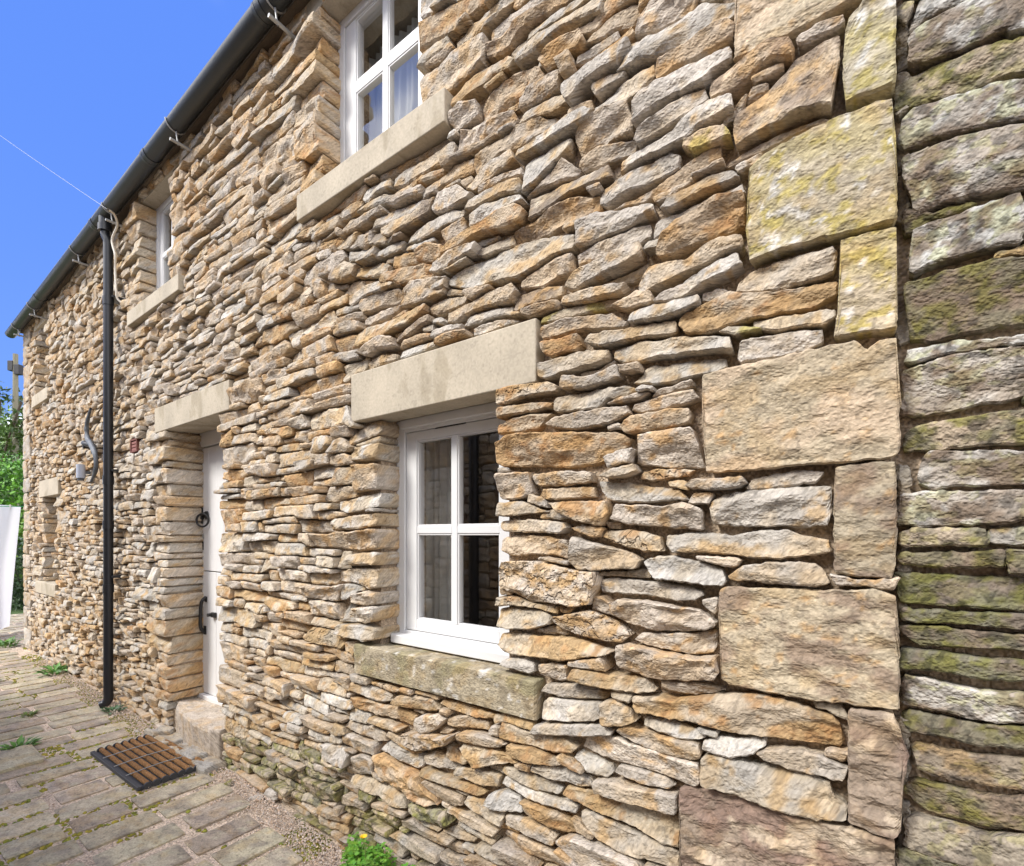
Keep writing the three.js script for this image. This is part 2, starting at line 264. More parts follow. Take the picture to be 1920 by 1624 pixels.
[560, 540, `
b 575,105 600,20 640,-40 830,-60 810,20 720,70 640,95
d 720,140 725,80 820,40 940,30 930,80 840,110 760,150
b 820,190 830,130 960,80 1060,20 1200,-30 1220,10 1190,70 1080,90 960,130 880,180
d 1195,120 1200,60 1230,20 1330,-10 1470,-30 1475,40 1370,70 1280,100 1230,135
g 915,210 940,150 1060,110 1180,90 1185,130 1080,150 980,190
b 1255,155 1270,120 1360,90 1470,65 1470,110 1380,140 1300,165
b 1475,90 1490,50 1600,10 1760,-20 1850,-20 1820,30 1720,50 1600,80 1510,95
y 1350,200 1370,160 1480,110 1620,75 1780,40 1800,60 1740,100 1620,130 1500,165
b 1360,260 1370,220 1500,170 1640,150 1760,135 1835,180 1830,210 1700,220 1600,225 1540,240 1440,280 1370,290
b 1765,100 1850,50 1900,15 1985,10 1995,80 1920,100 1840,125
b 1615,310 1640,265 1780,235 1845,225 1990,195 2120,180 2130,230 2120,255 2010,270 1900,285 1800,310 1700,330
o 1380,370 1370,310 1450,290 1570,255 1585,310 1560,345 1480,370 1420,390
b 1355,510 1360,430 1440,400 1560,360 1740,345 1750,400 1680,430 1590,450 1500,480 1400,520
b 1765,400 1770,345 1900,290 2010,290 2120,275 2430,275 2445,355 2340,350 2160,370 1980,395 1850,425
g 1485,545 1500,500 1560,500 1620,510 1700,480 1800,430 1810,500 1740,530 1650,560 1540,575 1490,575
o 1110,620 1120,575 1200,550 1400,530 1460,550 1455,590 1360,600 1240,620 1180,650 1115,660
b 1450,690 1450,620 1560,590 1700,560 1840,545 1910,565 1860,600 1740,630 1690,680 1560,695 1460,705
g 1740,650 1800,615 1900,590 1970,590 1920,620 1840,640
o 1095,720 1100,680 1220,655 1330,640 1430,640 1430,665 1340,690 1240,705 1110,740
g 1390,770 1450,730 1560,705 1700,680 1855,660 1865,710 1760,760 1620,790 1500,795 1420,785
o 1120,820 1120,770 1180,735 1300,705 1410,700 1380,740 1330,790 1240,805
o 1110,980 1110,880 1200,830 1400,815 1600,810 1780,810 1860,840 1830,890 1740,940 1660,990 1500,1005 1300,1000 1150,1005
g 1110,1170 1105,1050 1200,1040 1300,1035 1305,1110 1320,1160 1220,1190 1130,1190
b 1320,1100 1310,1050 1450,1030 1640,1030 1650,1090 1500,1110 1350,1115
b 1340,1190 1370,1130 1500,1120 1650,1115 1655,1175 1500,1185 1400,1190
b 1700,1060 1760,1020 1890,990 1905,1030 1840,1060 1750,1075
g 1690,1150 1670,1085 1780,1090 1840,1090 1940,1110 2060,1120 2130,1130 2190,1190 2080,1190 1960,1205 1840,1205 1720,1195
b 1100,1280 1110,1210 1250,1200 1350,1240 1400,1260 1280,1270 1180,1285
o 1420,1210 1480,1205 1600,1200 1740,1200 1750,1270 1710,1340 1640,1330 1540,1300 1470,1260
g 1750,1300 1790,1215 1860,1222 1960,1220 2050,1230 2170,1205 2270,1245 2270,1365 2140,1355 1980,1340 1840,1330
b 1115,1340 1120,1310 1300,1300 1500,1320 1510,1350 1480,1380 1350,1375 1150,1370
b 1525,1350 1600,1330 1715,1350 1700,1400 1650,1405 1580,1380
o 1700,1400 1720,1370 1850,1358 1960,1375 2030,1400 2055,1480 1950,1485 1840,1460 1760,1430
b 1105,1470 1110,1410 1200,1390 1380,1395 1500,1420 1530,1500 1510,1530 1400,1500 1290,1500 1180,1510
b 1530,1540 1545,1400 1620,1420 1760,1460 1880,1490 1930,1530 1900,1580 1780,1580 1650,1590 1570,1580
p 1120,1600 1140,1540 1260,1530 1400,1545 1560,1585 1680,1600 1690,1660 1650,1780 1560,1790 1430,1770 1290,1765 1220,1720 1130,1690
J 260,870 300,810 380,750 440,735 440,810 340,850 290,885
J 300,940 310,900 390,880 440,860 440,960 380,970 310,975
J 305,1150 305,1000 440,985 440,1125 380,1140
J 200,1245 195,1200 300,1180 440,1145 440,1225 350,1250 260,1265
J 190,1365 190,1300 300,1280 440,1265 440,1340 330,1355
J 265,1470 265,1380 350,1365 440,1355 440,1470 350,1480
J 270,1560 275,1500 350,1490 440,1485 440,1555
o 320,290 330,240 450,200 570,150 680,100 720,90 715,130 620,200 540,240 430,290 330,335
g 340,200 360,160 460,115 560,90 540,130 450,170 380,205
b 340,110 350,60 440,20 560,0 580,50 540,85 440,105 360,145
d 535,310 560,265 640,205 740,150 745,190 680,230 620,270
g 330,370 400,320 480,275 540,280 545,330 460,350 380,385
o 370,450 370,400 450,370 550,370 545,400 460,430
o 565,340 580,295 680,255 740,250 735,280 650,305
g 560,400 570,350 660,310 750,290 755,325 680,350 610,385
g 740,280 750,240 830,210 920,200 910,230 840,245 770,280
g 745,200 750,170 800,160 820,190 790,205
o 770,320 780,285 860,250 950,235 955,265 880,290 800,325
g 965,265 960,220 1010,190 1100,170 1220,170 1225,185 1130,210 1040,240
b 270,90 280,40 380,-20 500,-40 560,-20 460,20 350,55 300,100`],
[560, 1084, `
J 200,20 200,-40 320,-55 440,-50 440,55 380,60 300,30
J 285,140 290,90 370,75 440,85 440,150 360,155
J 290,210 290,170 380,165 440,160 440,240 380,255 320,240
J 220,310 230,260 350,265 440,290 440,350 380,355 290,330
b 1095,240 1105,175 1200,165 1350,180 1415,210 1415,260 1300,290 1180,285 1110,270
p 1430,250 1425,220 1540,200 1640,180 1740,220 1840,290 1870,320 1820,365 1700,350 1580,330 1480,290
o 1125,380 1130,320 1200,305 1330,330 1480,335 1590,355 1700,390 1780,410 1750,430 1650,440 1500,465 1380,450 1250,435 1150,420
g 1120,490 1140,460 1260,445 1320,480 1330,530 1290,545 1200,515
g 1345,490 1420,480 1515,490 1500,580 1440,585 1360,550
o 1530,560 1550,510 1700,520 1840,555 1950,570 2010,635 1920,645 1750,615 1600,590
g 1690,80 1680,10 1760,0 1860,10 2060,30 2170,50 2260,70 2275,100 2230,130 2080,125 1960,100 1850,95 1740,90
g 1790,220 1755,145 1800,120 1940,125 2060,150 2210,170 2280,200 2350,250 2340,285 2240,300 2110,305 1960,290 1850,260
b 1790,480 1790,380 1850,365 1940,390 2060,420 2260,450 2350,440 2370,530 2340,570 2160,580 2010,570 1900,545 1820,510
b 1360,640 1380,600 1500,600 1620,620 1750,655 1720,690 1600,690 1450,670
g 1365,790 1370,690 1400,675 1520,690 1690,710 1695,790 1660,810 1540,805 1400,800
b 1705,820 1705,690 1790,680 1870,740 1905,800 1860,820 1760,830
b 1310,870 1340,820 1500,815 1700,825 1775,850 1760,885 1620,890 1450,880
b 1790,860 1800,832 1880,835 2010,880 2160,910 2260,930 2265,1020 2160,1020 2010,980 1880,925 1820,890
b 820,830 830,790 940,780 1050,820 1060,865 960,855 870,850
g 640,850 650,790 700,770 790,770 820,800 760,860 690,880
o 530,700 560,660 660,665 750,690 785,740 750,755 650,740 570,720
o 300,730 290,670 400,690 500,720 600,750 645,780 630,845 520,800 400,760
g 285,630 300,585 400,610 500,650 525,690 480,700 380,670
o 390,600 400,585 500,600 580,635 520,645
o 780,710 800,690 900,710 1000,740 1110,775 1090,795 980,790 860,760
o 390,810 400,785 480,800 575,850 560,870 480,850
b 255,840 270,805 380,830 480,880 485,920 430,925 340,885
g 1070,880 1080,830 1130,830 1130,900
o 1130,900 1140,810 1250,850 1400,890 1500,910 1560,960 1520,990 1400,970 1250,930
b 890,910 895,870 1000,870 1100,900 1170,930 1130,955 1000,940
p 570,890 600,870 720,880 800,895 880,880 850,930 740,965 650,965 590,930
o 490,890 500,860 570,895 620,950 680,985 640,990 560,950
b 770,880 800,845 850,865 820,890
o 820,1010 825,950 870,960 950,1030 930,1055 870,1040
o 905,960 920,930 1040,950 1160,990 1235,1040 1100,1050 980,1075 950,1020
o 1185,980 1190,930 1300,950 1420,1000 1490,1050 1420,1055 1280,1030
g 1580,965 1600,905 1700,890 1800,900 1850,930 1960,960 2110,1010 2260,1040 2265,1150 2220,1175 2110,1140 1960,1090 1800,1050 1680,1010
g 1540,1020 1560,985 1660,1030 1750,1070 1760,1110 1730,1130 1620,1100
g 1775,1100 1790,1060 1860,1070 1960,1100 2060,1130 2105,1180 2080,1200 1960,1180 1850,1140
b 1660,1200 1660,1130 1760,1140 1860,1170 1960,1190 2130,1220 2130,1330 2060,1325 1940,1280 1800,1250
g 1300,1090 1310,1055 1400,1060 1520,1060 1620,1140 1655,1190 1560,1180 1400,1130
b 1135,1090 1150,1060 1280,1110 1400,1150 1470,1200 1460,1230 1330,1210 1230,1160
b 870,1110 880,1070 990,1080 1120,1120 1110,1185 1030,1180 940,1140
g 690,1000 760,980 820,1010 900,1060 870,1100 780,1080 700,1050
o 685,1110 690,1070 780,1110 900,1150 1000,1180 1045,1220 1000,1240 890,1190 780,1150
g 450,970 480,925 560,960 690,1000 690,1060 660,1085 560,1030
o 425,1080 430,990 460,985 560,1060 680,1110 720,1180 790,1270 720,1280 620,1230 500,1150
b 700,1150 710,1135 800,1180 910,1240 920,1280 870,1290 760,1230
g 1125,1170 1140,1130 1250,1180 1400,1240 1560,1290 1555,1335 1430,1300 1280,1250
g 1050,1270 1070,1220 1130,1200 1230,1250 1250,1320 1150,1310
b 925,1270 940,1230 1040,1270 1150,1330 1140,1400 1060,1370 970,1310
o 1240,1260 1330,1280 1450,1330 1550,1400 1580,1440 1500,1450 1380,1390 1280,1330
o 1480,1220 1500,1180 1640,1210 1760,1250 1860,1280 1950,1310 2040,1340 2135,1360 2135,1530 2040,1510 1930,1440 1800,1380 1680,1330 1560,1270
b 1590,1370 1580,1320 1650,1330 1760,1390 1860,1440 1960,1490 2130,1560 2135,1680 1950,1600 1800,1550 1680,1480
g 1450,1510 1440,1480 1500,1455 1620,1480 1760,1540 1900,1600 1980,1680 1800,1680 1600,1620
m 620,1310 620,1265 720,1290 820,1320 850,1390 800,1400 700,1360
b 830,1320 830,1290 950,1330 1110,1430 1100,1460 1000,1420 900,1370
b 1160,1390 1160,1330 1260,1360 1380,1410 1440,1460 1430,1520 1320,1470 1220,1420
b 880,1400 890,1370 1000,1430 1100,1480 1090,1510 980,1460
b 1130,1460 1150,1435 1280,1480 1400,1530 1500,1590 1510,1660 1400,1620 1250,1560
b 640,1370 650,1340 720,1370 790,1420 780,1440 700,1410
b 585,1400 580,1360 640,1355 700,1425 820,1490 980,1550 960,1590 850,1550 700,1480
b 800,1430 840,1410 920,1450 980,1480 970,1505 880,1480
b 1100,1540 1110,1480 1200,1520 1300,1580 1350,1640 1200,1600
b 980,1530 1000,1500 1080,1530 1200,1590 1250,1650 1100,1610
b 290,1150 290,1110 390,1130 500,1170 600,1250 610,1290 560,1295 450,1230 340,1190
b 410,1290 410,1265 500,1280 600,1320 600,1350 520,1340
m 405,1340 410,1300 480,1320 560,1360 560,1420 480,1400
m 235,1320 250,1285 320,1290 390,1340 380,1370 300,1350
m 20,1170 25,1120 120,1160 220,1200 215,1260 150,1260 60,1220
g 250,930 250,870 340,900 430,940 430,1000 340,980
g 135,1010 135,930 240,940 290,990 280,1060 200,1040
g 300,1060 310,1000 360,990 420,1030 415,1110 350,1100
b 520,1440 560,1430 680,1480 790,1560 790,1600 700,1560 600,1500`]];
const RTILES = [[1640, 0, `
d 120,20 150,0 225,-20 215,60 190,130 150,160
w 190,175 230,30 240,-40 560,-40 530,10 400,60 300,100 240,160
w 190,380 185,220 270,140 400,65 600,-30 900,-80 900,135 700,190 560,250 420,300 300,350
m 105,620 110,470 200,420 400,330 600,250 900,150 900,360 700,410 560,490 400,530 200,600
w 125,820 150,690 210,610 420,540 650,470 900,385 900,620 700,690 500,740 300,800 150,850
w 150,1000 150,900 300,830 500,770 700,710 900,665 900,1030 700,1070 500,1110 330,1160 235,1210 190,1100
w 200,1560 210,1300 300,1260 500,1190 700,1110 815,1070 835,1200 830,1360 650,1400 450,1460 300,1500
w 855,1070 980,1030 980,1330 850,1360`],
[1640, 540, `
v 190,290 180,150 165,20 155,-20 300,-60 600,-150 900,-220 900,180 700,210 450,270 300,300
w 180,430 175,350 300,320 450,295 600,290 900,215 900,300 700,330 550,360 400,380 300,405
w 150,720 145,470 250,430 400,390 600,350 900,315 900,600 750,640 600,650 450,690 300,720
m 160,920 165,830 230,770 330,745 500,720 700,690 900,670 900,870 700,885 450,905 300,920
w 250,1100 260,960 320,910 600,910 900,905 900,1105 700,1110 450,1115 320,1140
w 140,1340 120,1260 150,1155 300,1145 600,1135 900,1125 900,1290 750,1325 500,1340
m 135,1440 140,1365 200,1350 620,1350 630,1400 625,1455 400,1455 180,1460
b 640,1350 900,1325 900,1460 640,1450
v 125,1560 125,1490 200,1485 300,1490 730,1475 735,1575 400,1575`],
[1640, 1084, `
v 135,140 130,40 105,0 105,-30 400,-20 900,0 900,195 700,182 400,160 200,150
v 145,230 150,165 300,180 600,195 900,220 900,300 650,280 400,250 200,245
v 165,330 135,270 200,255 400,275 650,305 900,335 900,420 600,400 250,385
v 135,500 130,400 180,390 350,415 650,460 900,485 900,610 650,580 400,530 200,510
w 150,720 165,640 150,580 180,535 350,580 650,640 900,665 900,840 600,810 400,760 250,735
v 165,840 150,760 200,750 400,790 600,825 900,865 900,1000 600,950 350,890 200,870
d 240,1080 215,960 230,930 400,970 600,1010 900,1060 900,1240 700,1190 500,1150 350,1120
v 200,1260 150,1180 220,1140 400,1180 600,1230 900,1300 900,1470 700,1430 500,1390 300,1330
d 170,1500 165,1340 250,1345 400,1385 600,1440 900,1510 900,1720 600,1630 400,1580
m 125,1600 120,1510 200,1515 400,1585 600,1650 600,1750 130,1750`]];
// ------------------------------------------------------------------ stone builder
const C = { grey: [0.46, 0.408, 0.342], pale: [0.57, 0.51, 0.435], buff: [0.515, 0.42, 0.305], ochre: [0.48, 0.325, 0.165], brown: [0.29, 0.225, 0.165], rust: [0.42, 0.245, 0.11], sand: [0.44, 0.38, 0.275], lich: [0.42, 0.345, 0.10], lsand: [0.44, 0.375, 0.215], purple: [0.24, 0.165, 0.125], moss: [0.225, 0.205, 0.055], olive: [0.275, 0.245, 0.165], dark: [0.13, 0.115, 0.095], white: [0.66, 0.63, 0.57] };
const mix3 = (a, b, t) => [lerp(a[0], b[0], t), lerp(a[1], b[1], t), lerp(a[2], b[2], t)];
// kind: [base, second, share of second, patch scale, third, share of third, third scale]
const KIND = {
  g: ['grey', 'pale', 0.50, 0.09, 'ochre', 0.13, 0.05], b: ['buff', 'grey', 0.45, 0.10, 'ochre', 0.24, 0.06], o: ['ochre', 'buff', 0.52, 0.08, 'rust', 0.22, 0.04], d: ['brown', 'buff', 0.45, 0.07, 'ochre', 0.30, 0.05],
  y: ['buff', 'sand', 0.4, 0.08, 'lich', 0.45, 0.05], q: ['sand', 'buff', 0.4, 0.14, 'ochre', 0.0, 0.03], k: ['sand', 'brown', 0.36, 0.07, 'ochre', 0.02, 0.03], l: ['sand', 'lsand', 0.5, 0.10, 'lich', 0.26, 0.03],
  r: ['purple', 'brown', 0.5, 0.12, 'buff', 0.30, 0.07], p: ['buff', 'ochre', 0.45, 0.05, 'pale', 0.35, 0.03], m: ['olive', 'buff', 0.52, 0.05, 'moss', 0.34, 0.03], w: ['grey', 'brown', 0.52, 0.06, 'white', 0.30, 0.05], v: ['olive', 'brown', 0.45, 0.05, 'moss', 0.36, 0.03], J: ['buff', 'pale', 0.5, 0.09, 'ochre', 0.36, 0.07],
  t: ['pale', 'grey', 0.4, 0.15, 'buff', 0.25, 0.08], s: ['brown', 'buff', 0.4, 0.09, 'dark', 0.3, 0.1],
};
const quant = sh => 0.5 + (0.5 - sh) * 0.42;
function colourer(kind, seed, tint = 1) {
  const k = KIND[kind], A = C[k[0]], B = C[k[1]], T = C[k[4]], qa = quant(k[2]), qb = quant(k[5]);
  const r = rng(seed), g = tint * lerp(0.90, 1.12, r()), warm = lerp(-0.05, 0.05, r());
  return (x, y) => {
    const a = sst(qa - 0.10, qa + 0.10, fbm(x / k[3], y / k[3] * 1.3, seed, 4)), b = sst(qb - 0.05, qb + 0.06, fbm(x / k[6] + 7, y / k[6] * 1.3, seed + 3, 5));
    let c = mix3(mix3(A, B, a), T, b * 0.85);
    if (kind === 'l' || kind === 'w') { const s = sst(0.735, 0.775, vn(x / 0.028, y / 0.028, seed + 50) * 0.8 + 0.2 * vn(x / 0.007, y / 0.007, seed + 51)); c = mix3(c, C.white, s * 0.9); }
    const n = g * (0.92 + 0.16 * fbm(x * 60, y * 60, seed + 8, 2));
    return [c[0] * n * (1 + warm), c[1] * n, c[2] * n * (1 - warm)];
  };
}
function stoneGeo(o) {                                            // o: x0, x1, top(x), bot(x), z, back, seed, step, amp, round, colour, rings
  const { x0, x1, top, bot, z, back, seed, step, amp } = o, w = x1 - x0, r = rng(seed);
  const xm = (x0 + x1) / 2; let hm = 0; for (let k = 1; k < 8; k++) hm = Math.max(hm, top(lerp(x0, x1, k / 8)) - bot(lerp(x0, x1, k / 8)));
  const ym = (top(xm) + bot(xm)) / 2, nu = clamp(Math.ceil(w / step), 4, 90), nv = clamp(Math.ceil(hm / step), 3, 70);
  const tx = (r() - 0.5) * 0.5 * (o.tilt ?? 0.10), ty = (r() - 0.5) * 2 * (o.tilt ?? 0.10), rc = Math.min(o.corner ?? 0.03, w * 0.3), R = Math.min(o.round ?? 0.014, hm * 0.45), fs = o.facet ?? 1;
  const P = [], UV = [], COL = [], uo = r() * 7, vo = r() * 7, id = (i, j) => i * (nv + 1) + j;
  const push = (x, y, zz) => { P.push(x, y, zz); UV.push(x + uo + zz * 0.6, y + vo + zz * 0.8); const c = o.colour(x + zz * 0.4, y + zz * 0.7); COL.push(c[0], c[1], c[2]); };
  for (let i = 0; i <= nu; i++) {
    const u = lerp(i / nu, 0.5 - 0.5 * Math.cos(Math.PI * i / nu), 0.45), xc = lerp(x0, x1, u), dx = Math.min(xc - x0, x1 - xc), sl = o.slant ? lerp(o.slant[0], o.slant[1], u) : 0;
    let t = top(clamp(xc, x0 + 0.002, x1 - 0.002)), b = bot(clamp(xc, x0 + 0.002, x1 - 0.002)); if (t < b + 0.004) { const m = (t + b) / 2; t = m + 0.002; b = m - 0.002; }
    if (dx < rc) { const q = (rc - dx) / rc, k = 1 - Math.sqrt(Math.max(0, 1 - q * q)); const h = Math.min((t - b) * 0.30, rc * 1.1); t -= h * k * lerp(0.5, 1.2, hsh(seed, i > nu / 2 ? 1 : 2, 4)); b += h * k * lerp(0.3, 1, hsh(seed, i > nu / 2 ? 3 : 4, 4)); }
    for (let j = 0; j <= nv; j++) {
      const v = lerp(j / nv, 0.5 - 0.5 * Math.cos(Math.PI * j / nv), 0.45); let y = lerp(b, t, v); const x = xc + sl * (v - 0.5) * (t - b);
      const d = Math.min(dx * 0.8, Math.min(y - b, t - y)), e = d < R ? R * (1 - Math.sqrt(Math.max(0, 1 - (1 - d / R) ** 2))) : 0;
      let zz = z + tx * (x - xm) + ty * (y - ym) + amp * ((tri(x / (0.12 * fs), y / (0.055 * fs), seed) - 0.5) * 1.5 + (tri(x / (0.05 * fs), y / (0.022 * fs), seed + 2) - 0.5) * 0.5 + (fbm(x / 0.014, y / 0.011, seed + 4, 2) - 0.5) * 0.30) - e * (o.soft ?? 1.25);
      const jx = (fbm(x * 70 + 3, y * 70, seed + 6, 2) - 0.5) * (o.jit ?? 0.007), jy = (fbm(x * 60, y * 60 + 9, seed + 7, 3) - 0.5) * (o.jit ?? 0.009);
      push(x + jx, y + jy, zz);
    }
  }
  const idx = []; for (let i = 0; i < nu; i++) for (let j = 0; j < nv; j++) { const a = id(i, j), b = id(i + 1, j), c = id(i + 1, j + 1), d = id(i, j + 1); idx.push(a, b, c, a, c, d); }
  const loop = []; for (let i = 0; i < nu; i++) loop.push(id(i, 0)); for (let j = 0; j < nv; j++) loop.push(id(nu, j)); for (let i = nu; i > 0; i--) loop.push(id(i, nv)); for (let j = nv; j > 0; j--) loop.push(id(0, j));
  let prev = loop; const rings = o.rings ?? 1;
  for (let k = 1; k <= rings; k++) {
    const cur = [], f = k / rings;
    for (const q of loop) {
      const x = P[q * 3], y = P[q * 3 + 1], zf = P[q * 3 + 2], zz = lerp(zf, back, f), sh = rings > 1 ? 0 : 0.05;
      const nx = rings > 1 ? (fbm(zz * 30 + 5, y * 40, seed + 21, 3) - 0.5) * 0.016 : 0, ny = rings > 1 ? (fbm(zz * 26, y * 26, seed + 22, 2) - 0.5) * 0.012 : 0;
      cur.push(P.length / 3); push(x - (x - xm) * sh * f + nx, y - (y - ym) * sh * f + ny, zz);
    }
    for (let q = 0; q < loop.length; q++) { const n = (q + 1) % loop.length; idx.push(prev[q], cur[q], cur[n], prev[q], cur[n], prev[n]); }
    prev = cur;
  }
  const g = new THREE.BufferGeometry(); g.setAttribute('position', new THREE.Float32BufferAttribute(P, 3)); g.setAttribute('uv', new THREE.Float32BufferAttribute(UV, 2)); g.setAttribute('color', new THREE.Float32BufferAttribute(COL, 3)); g.setIndex(idx);
  return toCreasedNormals(g, o.crease ?? 0.22);
}
function polyFns(p) {                                             // vertical extent of an outline at x
  const x0 = Math.min(...p.map(q => q[0])), x1 = Math.max(...p.map(q => q[0]));
  const cut = (x, s) => { let m = -s * 1e9; for (let k = 0; k < p.length; k++) { const a = p[k], b = p[(k + 1) % p.length]; if ((a[0] <= x) !== (b[0] <= x)) { const y = lerp(a[1], b[1], (x - a[0]) / (b[0] - a[0])); m = s > 0 ? Math.max(m, y) : Math.min(m, y); } } return m; };
  return { x0, x1, top: x => cut(clamp(x, x0 + 1e-4, x1 - 1e-4), 1), bot: x => cut(clamp(x, x0 + 1e-4, x1 - 1e-4), -1) };
}
function tracedStones(tiles, z, widen) {
  const out = []; let n = 0;
  for (const [ox, oy, text] of tiles) for (const line of text.trim().split('\n')) {
    const [kind, ...pts] = line.trim().split(/\s+/); const e = widen ? rng(900 + n)() * 520 : 0; n++;
    const p = pts.map(t => { let [x, y] = t.split(',').map(Number); if (widen && x >= 890) { x += e; } return W(ox + x / 3, oy + y / 3, z); });
    if (kind === 'J') for (const q of p) if (q[0] > -1.905) q[0] = -1.883;
    out.push({ kind, ...polyFns(p), traced: true });
  }
  return out;
}
// rubble packed from the ground up round obstacles: every stone beds on what lies below it
function rubble(x0, x1, base, roof, obstacles, seed, size, roofAt = () => roof) {
  const cw = 0.01, n = Math.round((x1 - x0) / cw), r = rng(seed), obs = [], cur = new Float32Array(n), out = [];
  for (let c = 0; c < n; c++) {
    const x = x0 + (c + 0.5) * cw, L = [];
    for (const b of obstacles) if (x > b.x0 && x < b.x1) { const lo = b.y0 !== undefined ? b.y0 : b.bot(x) - 0.003, hi = b.y1 !== undefined ? b.y1 : b.top(x) + 0.003; if (hi > lo) L.push([lo, hi]); }
    L.push([roofAt(x), 99]); L.sort((a, b) => a[0] - b[0]);
    const m = []; for (const q of L) { const l = m[m.length - 1]; if (l && q[0] - l[1] < 0.020) l[1] = Math.max(l[1], q[1]); else m.push([...q]); }
    obs.push(m); cur[c] = base;
  }
  const settle = c => { const m = obs[c]; while (m.length && m[0][0] <= cur[c] + 0.004) { cur[c] = Math.max(cur[c], m[0][1]); m.shift(); } };
  const lim = c => obs[c].length ? obs[c][0][0] : 99;
  for (let c = 0; c < n; c++) settle(c);
  for (let guard = 0; guard < 60000; guard++) {
    let c = -1, lo = 98; for (let k = 0; k < n; k++) if (cur[k] < lo) { lo = cur[k]; c = k; }
    if (c < 0 || lo > roof) break;
    const sz = size(x0 + c * cw, lo), h = sz[0] * lerp(0.62, 1.45, Math.pow(r(), 1.3)), w = Math.max(sz[1] * lerp(0.45, 1.6, r()), h * 1.1), tol = 0.55 * h, ends = lim(c);
    let L = c, R = c; const ok = k => k >= 0 && k < n && cur[k] - lo < tol && lim(k) - cur[k] > 0.012;
    while (ok(L - 1)) L--; while (ok(R + 1)) R++;
    let run = (R - L + 1) * cw;
    if (run > w + 0.05) { const nw = Math.round(w / cw); if (r() < 0.5) { R = Math.min(R, L + nw); if (c > R) { L = c - nw + 1; R = c; } } else { L = Math.max(L, R - nw); if (c < L) { R = c + nw - 1; L = c; } } }
    run = (R - L + 1) * cw;
    let avg = 0; for (let k = L; k <= R; k++) avg += cur[k]; avg /= (R - L + 1);
    if (run < 0.035) { const nl = L > 0 ? cur[L - 1] : 99, nr = R < n - 1 ? cur[R + 1] : 99, t = Math.min(nl, nr, avg + 0.03); for (let k = L; k <= R; k++) { cur[k] = Math.max(cur[k] + 0.008, Math.min(t, lim(k))); settle(k); } continue; }
    const tilt = (r() - 0.5) * 0.10, arch = (r() - 0.35) * 0.012, tops = [], bots = []; let tall = 0;
    for (let k = L; k <= R; k++) {
      const f = (k - L) / Math.max(1, R - L) - 0.5; let t = avg + h + tilt * (k - (L + R) / 2) * cw + arch * (1 - 4 * f * f); const l = lim(k);
      if (l - t < Math.max(0.022, h * 0.35)) t = l; t = Math.max(t, cur[k] + 0.006); tops.push(t); bots.push(cur[k]); tall = Math.max(tall, t - cur[k]);
    }
    for (let k = L; k <= R; k++) { cur[k] = tops[k - L]; settle(k); }
    if (tall < 0.016 || (x0 + L * cw > -2.1 && (tall < 0.026 || run < 0.055))) continue;
    const sm = a => a.map((_, i) => { let s = 0, q = 0; for (let d = -3; d <= 3; d++) if (a[i + d] !== undefined) { s += a[i + d]; q++; } return s / q; });
    const T = sm(tops), B = sm(bots), gx0 = x0 + L * cw + 0.004, gx1 = x0 + (R + 1) * cw - 0.004, N1 = T.length - 1;
    const at = A => x => { const f = clamp((x - x0 - L * cw) / cw - 0.5, 0, N1), i = Math.floor(f), q = f - i; return lerp(A[i], A[Math.min(N1, i + 1)], q); };
    const ft = at(T), fb = at(B); out.push({ x0: gx0, x1: gx1, top: x => ft(x) - 0.0048, bot: x => fb(x) + 0.0048, free: true });
  }
  return out;
}
function pixelArea(s, z) { const ym = (s.top((s.x0 + s.x1) / 2) + s.bot((s.x0 + s.x1) / 2)) / 2, xm = (s.x0 + s.x1) / 2, hh = s.top(xm) - s.bot(xm), a = proj(s.x0, ym, z), b = proj(s.x1, ym, z), m = proj(xm, ym, z), vis = m[0] > -30 && m[0] < 1950 && m[1] > -30 && m[1] < 1654; return vis ? Math.abs(b[0] - a[0]) * hh * FOC / m[2] : 0; }
const dist = (x, y, z) => Math.hypot(x - CAM.x, y - CAM.y, z - CAM.z);

// ------------------------------------------------------------------ the cottage
const cottage = thing('stone_cottage', 'long rubble stone cottage wall with white windows and white plank door under a grey gutter', 'cottage');
const WX0 = -9.36, WX1 = 0.072, WALLTOP = 4.50, rimY = x => 4.475 + 0.024 * (x + 2.6), eaves = x => rimY(x) - 0.012;
// openings: x0, x1, y0, y1 of the hole; lintel and sill slabs
const OPEN = { low: [-1.883, -1.155, 0.995, 2.088], up: [-2.345, -1.60, 3.387, 4.36], door: [-4.392, -3.522, 0.21, 2.345], mid: [-4.962, -4.34, 3.462, 4.345], farUp: [-8.62, -8.12, 3.325, 4.2], farLow: [-8.255, -7.745, 0.947, 2.0] };
const SLABS = { // name, x0, x1, y0, y1, front z, kind
  lowLintel: ['lintel', -2.066, -0.97, 2.088, 2.324, 0.008], lowSill: ['window_sill', -2.036, -0.968, 0.85, 0.995, 0.014], upSill: ['window_sill', -2.518, -1.406, 3.243, 3.387, 0.030], doorLintel: ['lintel', -4.62, -3.348, 2.345, 2.543, 0.010], midSill: ['window_sill', -5.19, -4.10, 3.338, 3.462, 0.030], farUpSill: ['window_sill', -8.80, -8.0, 3.18, 3.325, 0.02], farLowLintel: ['lintel', -8.445, -7.534, 2.0, 2.205, 0.012], farLowSill: ['window_sill', -8.585, -7.627, 0.80, 0.947, 0.02],
};
